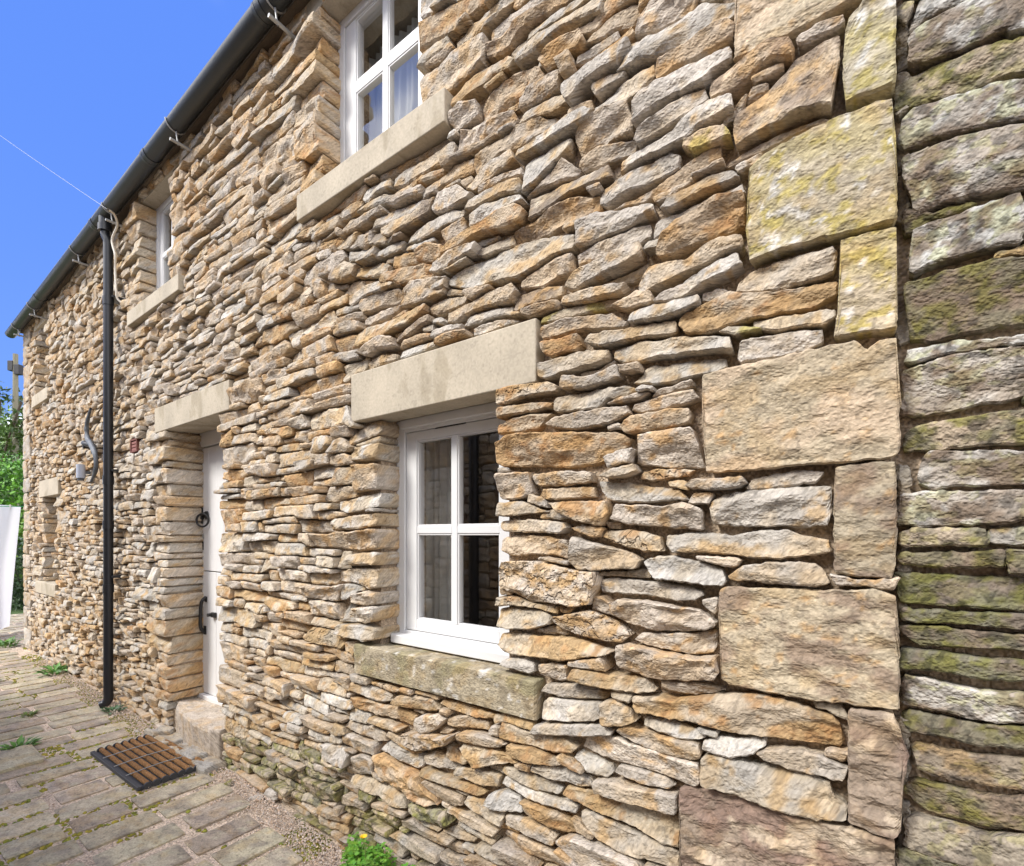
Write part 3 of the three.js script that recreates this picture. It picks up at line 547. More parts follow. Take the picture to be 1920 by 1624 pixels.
{
  // mortar and rubble core, with the openings cut through
  const sh = new THREE.Shape(); sh.moveTo(WX0 + 0.02, -0.3); sh.lineTo(WX1 - 0.02, -0.3); sh.lineTo(WX1 - 0.02, eaves(WX1)); sh.lineTo(WX0 + 0.02, eaves(WX0)); sh.closePath();
  for (const k in OPEN) { const [a, b, c, d] = OPEN[k], h = new THREE.Path(), e = 0.022; h.moveTo(a - e, c - 0.05); h.lineTo(a - e, d + 0.03); h.lineTo(b + e, d + 0.03); h.lineTo(b + e, c - 0.05); h.closePath(); sh.holes.push(h); }
  const g = new THREE.ExtrudeGeometry(sh, { depth: 0.40, bevelEnabled: false }); g.translate(0, 0, -0.450); mesh('mortar_core', g, M.mortar, cottage);
}
const traced = tracedStones(TILES, 0, false);
// stones of the far corner that run taller, as quoins do
const obstacles = [...traced];
for (const k in OPEN) { const [a, b, c, d] = OPEN[k]; obstacles.push({ x0: a, x1: b, y0: c, y1: d }); }
for (const k in SLABS) { const [, a, b, c, d] = SLABS[k]; obstacles.push({ x0: a - 0.004, x1: b + 0.004, y0: c - 0.004, y1: d + 0.004 }); }
obstacles.push({ x0: -4.40, x1: -3.50, y0: -0.3, y1: 0.24 }, { x0: -5.17, x1: -5.0, y0: 2.235, y1: 2.36 });
{
  let y = 0.02, k = 0; const r = rng(77);                         // quoins up the far corner
  while (y < 4.2) { const h = lerp(0.18, 0.34, r()), w = k++ % 2 ? 0.20 : 0.38; const p = [[WX0, y + 0.006], [WX0 + w, y + 0.006], [WX0 + w, y + h - 0.006], [WX0, y + h - 0.006]]; traced.push({ kind: r() < 0.5 ? 'g' : 'b', ...polyFns(p), quoin: true, traced: true }); obstacles.push(traced[traced.length - 1]); y += h; }
}
const packed = rubble(WX0, WX1, -0.12, WALLTOP, obstacles, 4242, (x, y) => { const n = vn(x * 0.8, y * 1.1, 66); return x > -1.2 && y < 1 ? [0.075, 0.26] : Object.values(OPEN).some(([a, b, c, d]) => y > c - 0.1 && y < d && ((x > a - 0.32 && x < a) || (x > b && x < b + 0.2))) ? [0.088, 0.30] : x < -4.4 ? [lerp(0.044, 0.070, n), lerp(0.14, 0.26, n)] : [lerp(0.038, 0.064, n), lerp(0.19, 0.33, n)]; }, eaves);
{
  const r = rng(31), items = [];
  for (const s of [...traced, ...packed]) {
    const xm = (s.x0 + s.x1) / 2, ym = (s.top(xm) + s.bot(xm)) / 2; let kind = s.kind;
    if (!kind) { const n = vn(xm * 1.3, ym * 1.6, 12) * 0.55 + r() * 0.45, low = ym < 0.35 && xm > -4; kind = low && r() < 0.35 ? 'm' : n < 0.32 ? 'g' : n < 0.56 ? 'b' : n < 0.80 ? (r() < 0.62 ? 'o' : 'b') : 'g'; if (ym > 3.3 && xm < -2 && kind === 'g' && r() < 0.5) kind = 'b'; }
    const big = 'qlkr'.includes(kind) || s.quoin, deep = kind === 'J' || Object.values(OPEN).some(([a, b, c, d]) => ym > c - 0.03 && ym < d + 0.02 && (Math.abs(s.x1 - a) < 0.035 || Math.abs(s.x0 - b) < 0.045));
    if (deep && !big) { for (const [a, b, c, d] of Object.values(OPEN)) if (ym > c && ym < d) { if (s.free && Math.abs(s.x1 - a) < 0.035) s.x1 = a + lerp(-0.006, 0.008, r()); if (Math.abs(s.x0 - b) < 0.045) s.x0 = b + lerp(-0.006, 0.010, r()); } if (s.free && kind === 'g' && r() < 0.3) kind = 'b'; }
    const D = dist(xm, ym, 0), area = pixelArea(s, 0), seed = 1000 + items.length * 7;
    const pale = s.free && xm < -2.2 ? 1.12 : 1;
    const o = { ...s, seed, z: big ? lerp(0.004, 0.014, r()) : (s.free ? lerp(-0.028, 0.026, r()) : lerp(-0.020, 0.022, r())), back: deep ? -0.27 : -0.10, rings: deep ? 5 : 1, step: clamp(0.0046 * D, 0.0072, 0.028), amp: big ? (kind === 'r' ? 0.016 : 0.009) : (s.free ? lerp(0.009, 0.020, r()) : lerp(0.010, 0.021, r())) * clamp((s.top(xm) - s.bot(xm)) / 0.06, 0.5, 1.25), facet: big ? 0.7 : 1, tilt: big ? 0.02 : 0.34, round: big ? 0.006 : s.free ? lerp(0.002, 0.005, r()) : lerp(0.003, 0.007, r()), corner: big ? 0.010 : lerp(0.003, 0.015, r()), slant: s.free && !deep ? [(r() - 0.5) * 1.3, (r() - 0.5) * 1.3] : null, colour: colourer(kind, seed, pale) };
    if (kind === 'J') o.corner = 0.012;
    items.push({ name: big ? 'quoin' : deep ? 'jamb_stone' : 'stone', area, geo: stoneGeo(o), mat: big ? M.quoin : kind === 'p' || (kind === 'o' && r() < 0.25) ? M.pitted : kind === 'm' ? M.lichen : M.stone });
  }
  items.sort((a, b) => b.area - a.area);
  const rest = [[], [], []]; const count = {};
  for (const t of items) { count[t.name] = (count[t.name] ?? 0) + 1; if (t.area > 4 && count[t.name] <= 300) mesh(t.name, t.geo, t.mat, cottage); else rest[t.mat === M.pitted ? 1 : t.mat === M.lichen ? 2 : 0].push(t.geo); }
  mesh('small_rubble', mergeGeometries(rest[0]), M.stone, cottage).userData.kind = 'stuff';
  if (rest[1].length) mesh('pitted_rubble', mergeGeometries(rest[1]), M.pitted, cottage).userData.kind = 'stuff';
  if (rest[2].length) mesh('mossy_rubble', mergeGeometries(rest[2]), M.lichen, cottage).userData.kind = 'stuff';
  console.log('stones', items.length, JSON.stringify(count));
}
// lintels and sills
for (const k in SLABS) {
  const [name, a, b, c, d, f] = SLABS[k], worn = k === 'lowSill';
  if (worn) {                                                     // old sill: lichen spots and stains
    const g = stoneGeo({ x0: a, x1: b, top: () => d, bot: () => c, z: f, back: -0.13, seed: 5150, step: 0.007, amp: 0.004, tilt: 0, round: 0.006, corner: 0.003, jit: 0.003, rings: 6, colour: (x, y) => { const n = fbm(x * 9, y * 12, 40, 4), m = fbm(x * 40, y * 40, 41, 3), s = sst(0.78, 0.82, vn(x / 0.02, y / 0.02, 42) * 0.85 + 0.15 * vn(x / 0.005, y / 0.005, 43)); let q = mix3([0.42, 0.355, 0.245], [0.33, 0.285, 0.165], sst(0.45, 0.6, n)); q = mix3(q, [0.22, 0.18, 0.12], sst(0.55, 0.68, m) * 0.6); return mix3(q, C.white, s * 0.85); } });
    mesh(name, g, M.quoin, cottage);
  } else mesh(name, box(a, b, c, d, name === 'lintel' ? -0.115 : -0.15, f, 0.007), M.ashlar, cottage);
}
// inner lintels behind the front slabs, stepped up a little
mesh('inner_lintel', box(-2.0, -1.03, 2.098, 2.30, -0.40, -0.118, 0.004), M.ashlar, cottage);
mesh('inner_lintel', box(-4.55, -3.40, 2.352, 2.53, -0.225, -0.118, 0.004), M.ashlar, cottage);
mesh('inner_lintel', box(-4.55, -3.40, 2.37, 2.53, -0.40, -0.228, 0.004), M.wood, cottage);
mesh('eaves_lintel', box(-2.6, -1.35, 4.36, 4.45, -0.42, -0.012, 0.004), M.ashlar, cottage);
mesh('eaves_lintel', box(-5.2, -4.1, 4.345, 4.395, -0.42, -0.012, 0.004), M.ashlar, cottage);
mesh('eaves_lintel', box(-8.85, -7.9, 4.20, 4.30, -0.42, -0.012, 0.004), M.ashlar, cottage);

// windows: part > frame, casement rails, glazing bars, panes
function makeWindow(x0, x1, y0, y1, z, gx, gy, o = {}) {          // gx: pane edges, gy: pane edges
  const w = new THREE.Group(); w.name = 'window'; cottage.add(w); const P = M.paint, f = o.frame ?? 0.034;
  mesh('frame', merge([box(x0, x0 + f, y0, y1, z - 0.06, z + 0.02, 0.003), box(x1 - f, x1, y0, y1, z - 0.06, z + 0.02, 0.003), box(x0 + f, x1 - f, y1 - f, y1, z - 0.06, z + 0.019, 0.003), box(x0 + f, x1 - f, y0, y0 + f, z - 0.06, z + 0.019, 0.003)]), P, w);
  const ax = x0 + f + 0.003, bx = x1 - f - 0.003, ay = y0 + f + 0.003, by = y1 - f - 0.003, c = z + 0.010, n = gx.length;
  mesh('casement_stile', box(ax, gx[0][0] - 0.008, ay, by, z - 0.045, c, 0.003), P, w); mesh('casement_stile', box(gx[n - 1][1] + 0.008, bx, ay, by, z - 0.045, c, 0.003), P, w);
  mesh('casement_rail', box(gx[0][0] - 0.008, gx[n - 1][1] + 0.008, gy[gy.length - 1][1] + 0.008, by, z - 0.045, c - 0.0005, 0.003), P, w); mesh('casement_rail', box(gx[0][0] - 0.008, gx[n - 1][1] + 0.008, ay, gy[0][0] - 0.008, z - 0.045, c - 0.0005, 0.003), P, w);
  for (let k = 0; k + 1 < n; k++) mesh('glazing_bar', box(gx[k][1] + 0.008, gx[k + 1][0] - 0.008, gy[0][0] - 0.008, gy[gy.length - 1][1] + 0.008, z - 0.035, c - 0.001, 0.003), P, w);
  for (let k = 0; k + 1 < gy.length; k++) for (let i = 0; i < n; i++) mesh('glazing_bar', box(gx[i][0] - 0.008, gx[i][1] + 0.008, gy[k][1] + 0.008, gy[k + 1][0] - 0.008, z - 0.035, c - 0.002, 0.003), P, w);
  for (const [pa, pb] of gx) for (const [qa, qb] of gy) {
    const e = 0.008, bead = [[pa - e, pa, qa - e, qb + e], [pb, pb + e, qa - e, qb + e], [pa, pb, qa - e, qa], [pa, pb, qb, qb + e]].map(([u0, u1, v0, v1]) => box(u0, u1, v0, v1, z - 0.02, c - 0.006, 0.002));
    mesh('glazing_bead', merge(bead), P, w);
    const g = new THREE.PlaneGeometry(pb - pa + 0.004, qb - qa + 0.004); g.translate((pa + pb) / 2, (qa + qb) / 2, z - 0.012); mesh('pane', g, M.glass, w);
  }
  return w;
}
{
  const w = makeWindow(-1.905, -1.118, 1.000, 2.096, -0.165, [[-1.762, -1.547], [-1.497, -1.270]], [[1.126, 1.528], [1.580, 1.981]], { frame: 0.060 });
  mesh('timber_sill', box(-1.880, -1.150, 1.004, 1.046, -0.20, -0.085, 0.005), M.paint, w);
  mesh('head_drip', box(-1.862, -1.135, 2.052, 2.094, -0.16, -0.128, 0.004), M.paint, w);
  mesh('vent_slot', box(-1.64, -1.45, 2.030, 2.041, -0.1545, -0.1515, 0), M.iron, w);
  makeWindow(-2.365, -1.575, 3.380, 4.372, -0.145, [[-2.212, -2.008], [-1.952, -1.745]], [[3.52, 3.905], [3.985, 4.30]], { frame: 0.055 });
  makeWindow(-4.985, -4.32, 3.455, 4.355, -0.135, [[-4.85, -4.68], [-4.62, -4.45]], [[3.57, 3.885], [3.94, 4.27]], { frame: 0.055 });
  makeWindow(-8.64, -8.10, 3.318, 4.212, -0.20, [[-8.53, -8.39], [-8.35, -8.21]], [[3.43, 3.74], [3.78, 4.10]], { frame: 0.045 });
  makeWindow(-8.275, -7.725, 0.94, 2.01, -0.20, [[-8.165, -8.02], [-7.98, -7.835]], [[1.05, 1.45], [1.49, 1.90]], { frame: 0.045 });
  // net curtains hanging inside
  const curtain = (x0, x1, y0, y1, z) => { const g = new THREE.PlaneGeometry(x1 - x0, y1 - y0, 60, 1), p = g.attributes.position; for (let k = 0; k < p.count; k++) { const x = p.getX(k); p.setZ(k, 0.012 * Math.sin(x * 120) + 0.008 * Math.sin(x * 47 + 1)); } g.computeVertexNormals(); g.translate((x0 + x1) / 2, (y0 + y1) / 2, z); mesh('curtain', g, M.curtain, cottage); };
  curtain(-1.92, -1.70, 0.95, 2.12, -0.36);
  curtain(-4.96, -4.35, 3.40, 3.72, -0.34);
  curtain(-2.33, -1.62, 3.36, 4.30, -0.32);
}
// rooms behind the windows, floors, back and end walls, roof
mesh('inside_wall', box(WX0 + 0.03, WX1 - 0.03, -0.2, 4.5, -3.85, -3.7, 0), M.plaster, cottage);
mesh('end_wall', box(WX0 + 0.03, WX0 + 0.4, -0.2, 4.43, -3.7, -0.453, 0), M.mortar, cottage);
for (const x of [-6.3, -2.9]) mesh('partition', box(x - 0.06, x + 0.06, -0.15, 4.43, -3.7, -0.455, 0), M.plaster, cottage);
mesh('party_wall', box(WX1 - 0.3, WX1 - 0.031, -0.2, 4.43, -3.7, -0.453, 0), M.plaster, cottage);
mesh('room_floor', box(WX0 + 0.41, WX1 - 0.31, -0.19, 0.15, -3.69, -0.456, 0), M.wood, cottage);
mesh('upper_floor', box(WX0 + 0.41, WX1 - 0.31, 2.62, 2.80, -3.69, -0.456, 0), M.plaster, cottage);
mesh('upper_ceiling', box(WX0 + 0.41, WX1 - 0.31, 4.52, 4.58, -3.69, -0.30, 0), M.plaster, cottage);
{
  const L = WX1 - WX0 + 0.12, s = 2.9; const g = new THREE.BoxGeometry(L, 0.06, s); g.translate(0, 0, -s / 2); g.rotateX(0.68); g.rotateZ(0.024); g.translate((WX0 + WX1) / 2 - 0.06, rimY((WX0 + WX1) / 2) + 0.02, 0.055); mesh('roof', g, M.slate, cottage);
  const g2 = new THREE.BoxGeometry(L, 0.06, s); g2.translate(0, 0, s / 2); g2.rotateX(-0.68); g2.translate((WX0 + WX1) / 2 - 0.06, 4.535, -4.45); mesh('roof', g2, M.slate, cottage);
  mesh('eaves_board', box(WX0 - 0.02, WX1, -0.03, 0.018, -0.05, 0.03, 0.003).rotateZ(0.024).translate(0, rimY(0) + 0.012, 0), M.wood, cottage);
}

// door: white boarded stable door
{
  const d = new THREE.Group(); d.name = 'door'; cottage.add(d); const z = -0.256, x0 = -4.425, x1 = -3.50, y0 = 0.245, y1 = 2.238, ys = 1.235;
  mesh('door_frame', merge([box(x0 - 0.06, x0 - 0.004, 0.215, 2.37, z - 0.10, z + 0.018, 0.003), box(x1 + 0.004, x1 + 0.06, 0.215, 2.37, z - 0.10, z + 0.018, 0.003), box(x0 - 0.004, x1 + 0.004, y1 + 0.010, 2.37, z - 0.10, z + 0.016, 0.003)]), M.doorPaint, d);
  mesh('threshold', box(x0 - 0.003, x1 + 0.003, 0.205, 0.24, z - 0.10, z + 0.035, 0.004), M.doorPaint, d);
  let k = 0; for (const [a, b] of [[y0, ys - 0.004], [ys + 0.004, y1]]) for (let i = 0; i < 7; i++) { const w = (x1 - x0) / 7; mesh('board', box(x0 + i * w + 0.001, x0 + (i + 1) * w - 0.001, a, b, z - 0.045, z - 0.0006 * (k++ % 3), 0.004), M.doorPaint, d); }
  const h = new THREE.Group(); h.name = 'ring_handle'; d.add(h);
  const t = new THREE.TorusGeometry(0.052, 0.008, 8, 28); t.rotateY(0.5); t.translate(-4.318, 1.648, z + 0.035); mesh('ring', t, M.iron, h);
  mesh('back_plate', merge([cyl(-4.318, 1.69, z + 0.006, 0.032, 0.012, 'z'), box(-4.375, -4.33, 1.685, 1.70, z, z + 0.03, 0.004), cyl(-4.318, 1.70, z + 0.024, 0.012, 0.03, 'z')]), M.iron, h);
  mesh('latch', merge([box(-4.43, -4.372, 1.655, 1.71, z, z + 0.022, 0.004), box(-4.405, -4.39, 1.62, 1.75, z, z + 0.012, 0.003), box(-4.45, -4.42, 1.64, 1.70, z + 0.018, z + 0.035, 0.003)]), M.iron, d);
  mesh('keyhole_plate', merge([box(-4.405, -4.383, 1.405, 1.475, z, z + 0.004, 0.001)]), M.iron, d);
  mesh('key_cover', box(-4.402, -4.372, 1.50, 1.54, z, z + 0.006, 0.002), M.steel, d);
  mesh('pull_handle', merge([tube([[-4.332, 1.025, z + 0.002], [-4.334, 1.0, z + 0.03], [-4.338, 0.88, z + 0.042], [-4.344, 0.77, z + 0.034], [-4.35, 0.73, z + 0.002]], 0.013, 30, 8), box(-4.352, -4.315, 0.985, 1.03, z, z + 0.008, 0.003), box(-4.368, -4.33, 0.72, 0.79, z, z + 0.008, 0.003)]), M.iron, d);
  mesh('bolt', merge([box(-4.21, -4.15, 0.875, 0.915, z, z + 0.02, 0.004), cyl(-4.205, 0.895, z + 0.025, 0.014, 0.04, 'z')]), M.iron, d);
  mesh('hinge_block', box(-4.462, -4.432, 0.86, 0.95, z + 0.018, z + 0.03, 0.003), M.iron, d);
}
// doorstep: worn slab in two stones on a footing
{
  const cs = colourer('t', 880, 1.0), flat = (poly, yTop, yBot, seed, name) => { const f = polyFns(poly.map(([x, z]) => [x, -z])); const g = stoneGeo({ ...f, z: yTop, back: yBot, seed, step: 0.014, amp: 0.010, facet: 2.4, tilt: 0.02, round: 0.014, corner: 0.03, jit: 0.012, rings: 5, colour: cs }); g.rotateX(-Math.PI / 2); mesh(name, g, M.stone, cottage); };
  flat([[-4.39, -0.26], [-4.39, -0.07], [-4.25, -0.01], [-4.02, 0.02], [-3.80, 0.035], [-3.62, 0.025], [-3.53, -0.02], [-3.515, -0.26]], 0.212, -0.06, 881, 'doorstep');
  const cf = colourer('b', 890, 0.95); let x = -4.42; const r = rng(8); for (let i = 0; i < 5; i++) { const w = lerp(0.14, 0.26, r()); const f = polyFns([[x, -0.150], [x + w, -0.135], [x + w, 0.02], [x, 0.02]]); const g = stoneGeo({ ...f, z: 0.050 - 0.012 * (i % 3), back: -0.08, seed: 893 + i, step: 0.014, amp: 0.016, round: 0.02, corner: 0.03, colour: cf }); g.rotateX(-Math.PI / 2); g.translate(0, 0, 0); mesh('footing_stone', g, M.stone, cottage); x += w + 0.008; }
}

// gutter, brackets, downpipe
const GZ = 0.098, GR = 0.059;
{
  const gut = new THREE.Group(); gut.name = 'gutter'; cottage.add(gut);
  const prof = []; for (let k = 0; k <= 14; k++) { const a = Math.PI + Math.PI * k / 14; prof.push([Math.cos(a) * GR, Math.sin(a) * GR]); } for (let k = 14; k >= 0; k--) { const a = Math.PI + Math.PI * k / 14; prof.push([Math.cos(a) * (GR - 0.004), Math.sin(a) * (GR - 0.004)]); }
  const half = (xa, xb, s) => { const P = [], I = [], n = prof.length; for (const [x, q] of [[xa, 0], [xb, 1]]) for (const [a, b] of prof) P.push(x, rimY(x) + b * s, GZ - a * s); for (let k = 0; k < n; k++) { const m = (k + 1) % n; I.push(k, n + k, n + m, k, n + m, m); } const cap = []; for (let k = 0; k < 14; k++) { for (const o of [0, n]) I.push(o + k, o + k + 1, o + n - 2 - k, o + k, o + n - 2 - k, o + n - 1 - k); } const g = new THREE.BufferGeometry(); g.setAttribute('position', new THREE.Float32BufferAttribute(P, 3)); g.setIndex(I); g.computeVertexNormals(); const u = new Float32Array(P.length / 3 * 2); for (let k = 0; k < P.length / 3; k++) { u[k * 2] = P[k * 3]; u[k * 2 + 1] = P[k * 3 + 1] + P[k * 3 + 2]; } g.setAttribute('uv', new THREE.BufferAttribute(u, 2)); return g; };
  mesh('channel', half(-9.56, 0.60, 1), M.gutter, gut);
  for (const x of [-2.72, -4.42, -5.72, -7.9, -0.9, 0.4]) mesh('joint_collar', merge([half(x - 0.035, x - 0.012, 1.06), half(x - 0.008, x + 0.035, 1.07)]), M.gutter, gut);
  for (const x of [-9.1, -8.2, -6.35, -5.35, -3.95, -2.62, -1.2]) {
    const a = []; for (let k = 0; k <= 10; k++) { const q = Math.PI + Math.PI * k / 10; a.push([x, rimY(x) + Math.sin(q) * (GR + 0.005), GZ - Math.cos(q) * (GR + 0.005)]); }
    mesh('bracket', merge([tube(a, 0.005, 20, 6), tube([[x + 0.01, rimY(x) - GR - 0.004, GZ], [x + 0.015, rimY(x) - GR - 0.06, GZ - 0.005], [x + 0.02, rimY(x) - GR - 0.10, GZ - 0.01]], 0.006, 8, 6), cyl(x + 0.02, rimY(x) - GR - 0.085, 0.055, 0.011, 0.17, 'z', 8)]), M.steel, gut);
  }
  const dp = new THREE.Group(); dp.name = 'downpipe'; cottage.add(dp); const px = -5.484, pz = 0.080, R = 0.036;
  mesh('outlet', merge([cyl(px - 0.02, rimY(px) - GR - 0.01, GZ, 0.045, 0.07), cyl(px - 0.02, rimY(px) - GR - 0.075, GZ, 0.052, 0.06)]), M.pipe, dp);
  mesh('swan_neck', tube([[px - 0.02, rimY(px) - GR - 0.09, GZ], [px - 0.02, rimY(px) - GR - 0.13, GZ], [px, rimY(px) - GR - 0.19, pz + 0.004], [px, rimY(px) - GR - 0.25, pz]], R * 0.95, 20, 14), M.pipe, dp);
  mesh('pipe', cyl(px, (4.15 + 0.12) / 2, pz, R, 4.15 - 0.12), M.pipe, dp);
  for (const y of [3.62, 2.02, 1.62, 1.05]) mesh('pipe_socket', cyl(px, y, pz, R + 0.005, 0.075), M.pipe, dp);
  for (const y of [3.60, 2.05, 1.10]) mesh('pipe_clip', box(px - 0.07, px + 0.07, y + 0.045, y + 0.065, -0.02, pz - 0.01, 0.003), M.pipe, dp);
  mesh('shoe', merge([tube([[px, 0.14, pz], [px, 0.06, pz], [px - 0.01, 0.025, pz + 0.02], [px - 0.025, 0.012, pz + 0.05]], R * 1.02, 16, 14)]), M.pipe, dp);
}
// ------------------------------------------------------------------ the adjoining house, whose wall runs on past the straight joint
const neighbour = thing('adjoining_house', 'weathered mossy stone wall of the next house, butted against the pale quoins', 'house', [0, 0, 0]);
const NX0 = 0.074, NX1 = 2.6, NZ = -0.03;
{
  mesh('mortar_core', box(WX1 - 0.019, NX1, -0.3, 4.44, -0.46, NZ - 0.034, 0), M.mortar, neighbour);
  const tr = tracedStones(RTILES, NZ, true), r = rng(404), items = [];
  const pk = rubble(NX0, NX1, -0.12, 4.44, tr, 515, () => [0.10, 0.34]);
  for (const s of [...tr, ...pk]) {
    const xm = (s.x0 + s.x1) / 2, ym = (s.top(xm) + s.bot(xm)) / 2, kind = s.kind ?? (r() < (ym < 1.6 ? 0.7 : 0.3) ? 'v' : r() < 0.7 ? 'w' : 'd'), seed = 60000 + items.length * 11, D = dist(xm, ym, 0);
    
    items.push({ area: pixelArea(s, NZ), geo: stoneGeo({ ...s, seed, z: NZ + lerp(-0.010, 0.014, r()), back: NZ - 0.10, step: clamp(0.0052 * D, 0.0075, 0.03), amp: lerp(0.006, 0.012, r()), tilt: 0.14, round: lerp(0.002, 0.005, r()), corner: 0.008, jit: 0.012, colour: colourer(kind, seed, kind === 'w' ? 0.82 : 0.76) }) });
  }
  items.sort((a, b) => b.area - a.area);
  const rest = []; items.forEach((t, i) => { if (t.area > 4 && i < 300) mesh('stone', t.geo, M.lichen, neighbour); else rest.push(t.geo); });
  if (rest.length) mesh('small_rubble', mergeGeometries(rest), M.lichen, neighbour).userData.kind = 'stuff';
  mesh('rear_wall', box(NX0 + 0.02, NX1, -0.2, 4.5, -3.9, -3.7, 0), M.mortar, neighbour); mesh('side_wall', box(NX1 - 0.3, NX1 - 0.001, -0.2, 4.43, -3.69, -0.461, 0), M.mortar, neighbour);
  { const q = rng(71); let y = -0.05; while (y < 4.3) { const h = lerp(0.05, 0.22, q()); if (q() < 0.6) mesh('joint_mortar', stoneGeo({ x0: 0.066, x1: 0.092, top: () => y + h, bot: () => y, z: lerp(-0.055, -0.030, q()), back: -0.075, seed: 52000 + Math.round(y * 100), step: 0.007, amp: 0.016, tilt: 0.1, round: 0.004, corner: 0.01, jit: 0.016, colour: (u, v) => { const n = lerp(0.7, 1.2, fbm(u * 90, v * 90, 3, 3)); return [0.34 * n, 0.30 * n, 0.24 * n]; } }), M.stone, neighbour); y += h + lerp(0, 0.06, q()); } }
  const L = NX1 - NX0, s = 2.9, a = new THREE.BoxGeometry(L, 0.06, s); a.translate(0, 0, -s / 2); a.rotateX(0.68); a.translate((NX0 + NX1) / 2 + 0.05, 4.60, 0.055); mesh('roof', a, M.slate, neighbour);
  const b = new THREE.BoxGeometry(L, 0.06, s); b.translate(0, 0, s / 2); b.rotateX(-0.68); b.translate((NX0 + NX1) / 2 + 0.05, 4.535, -4.45); mesh('roof', b, M.slate, neighbour);
}
// the house across the lane, which the window panes mirror
{
  const h = thing('opposite_house', 'dark stone house across the lane, seen mirrored in the lower window panes', 'house', [0, 0, 0]); const Z = 3.5, X0 = -8.2, X1 = 3.2, T = 3.5;
  mesh('mortar_core', box(X0, X1, -0.3, T, Z + 0.05, Z + 0.4, 0), M.mortar, h);
  const gs = rubble(X0, X1, -0.1, T, [], 909, () => [0.15, 0.34]).map((s, i) => stoneGeo({ ...s, seed: 80000 + i * 5, z: 0, back: -0.10, step: 0.045, amp: 0.022, tilt: 0.1, round: 0.02, corner: 0.05, colour: colourer('dgr'[i % 3], 80000 + i * 5, 1.1) }));
  const g = mergeGeometries(gs); g.rotateY(Math.PI); g.translate(X0 + X1, 0, Z); mesh('wall_stones', g, M.stone, h).userData.kind = 'stuff';
  mesh('downpipe', cyl(-4.46, 1.8, Z - 0.10, 0.07, 3.4), M.pipe, h);
  const r = new THREE.BoxGeometry(X1 - X0 + 0.3, 0.06, 3.2); r.translate(0, 0, 1.6); r.rotateX(-0.6); r.translate((X0 + X1) / 2, T + 0.04, Z - 0.1); mesh('roof', r, M.slate, h);
  mesh('gutter', cyl((X0 + X1) / 2, T + 0.0, Z - 0.14, 0.055, X1 - X0, 'x', 12), M.pipe, h);
}

// ------------------------------------------------------------------ ground
const gy = x => -0.055 * sst(-3.4, -2.1, x);
{
  const xs = [-400, -60, -16]; for (let x = -12; x < 4; x += 0.12) xs.push(x); xs.push(6, 40, 300); const zs = [-300, -40, -6, -1, 0.15, 0.6, 1.2, 2, 3, 3.6, 6, 40, 300], P = [], U = [], I = [];
  for (const x of xs) for (const z of zs) { P.push(x, gy(x) - 0.010, z); U.push(x, z); }
  for (let i = 0; i + 1 < xs.length; i++) for (let j = 0; j + 1 < zs.length; j++) { const a = i * zs.length + j; I.push(a, a + 1, a + zs.length + 1, a, a + zs.length + 1, a + zs.length); }
  const g = new THREE.BufferGeometry(); g.setAttribute('position', new THREE.Float32BufferAttribute(P, 3)); g.setAttribute('uv', new THREE.Float32BufferAttribute(U, 2)); g.setIndex(I); g.computeVertexNormals();
  const m = mesh('ground', g, M.grit, scene); m.userData = { kind: 'structure', label: 'pale sandy grit bed of the lane under the paving', category: 'ground' };
}
const bricks = [];
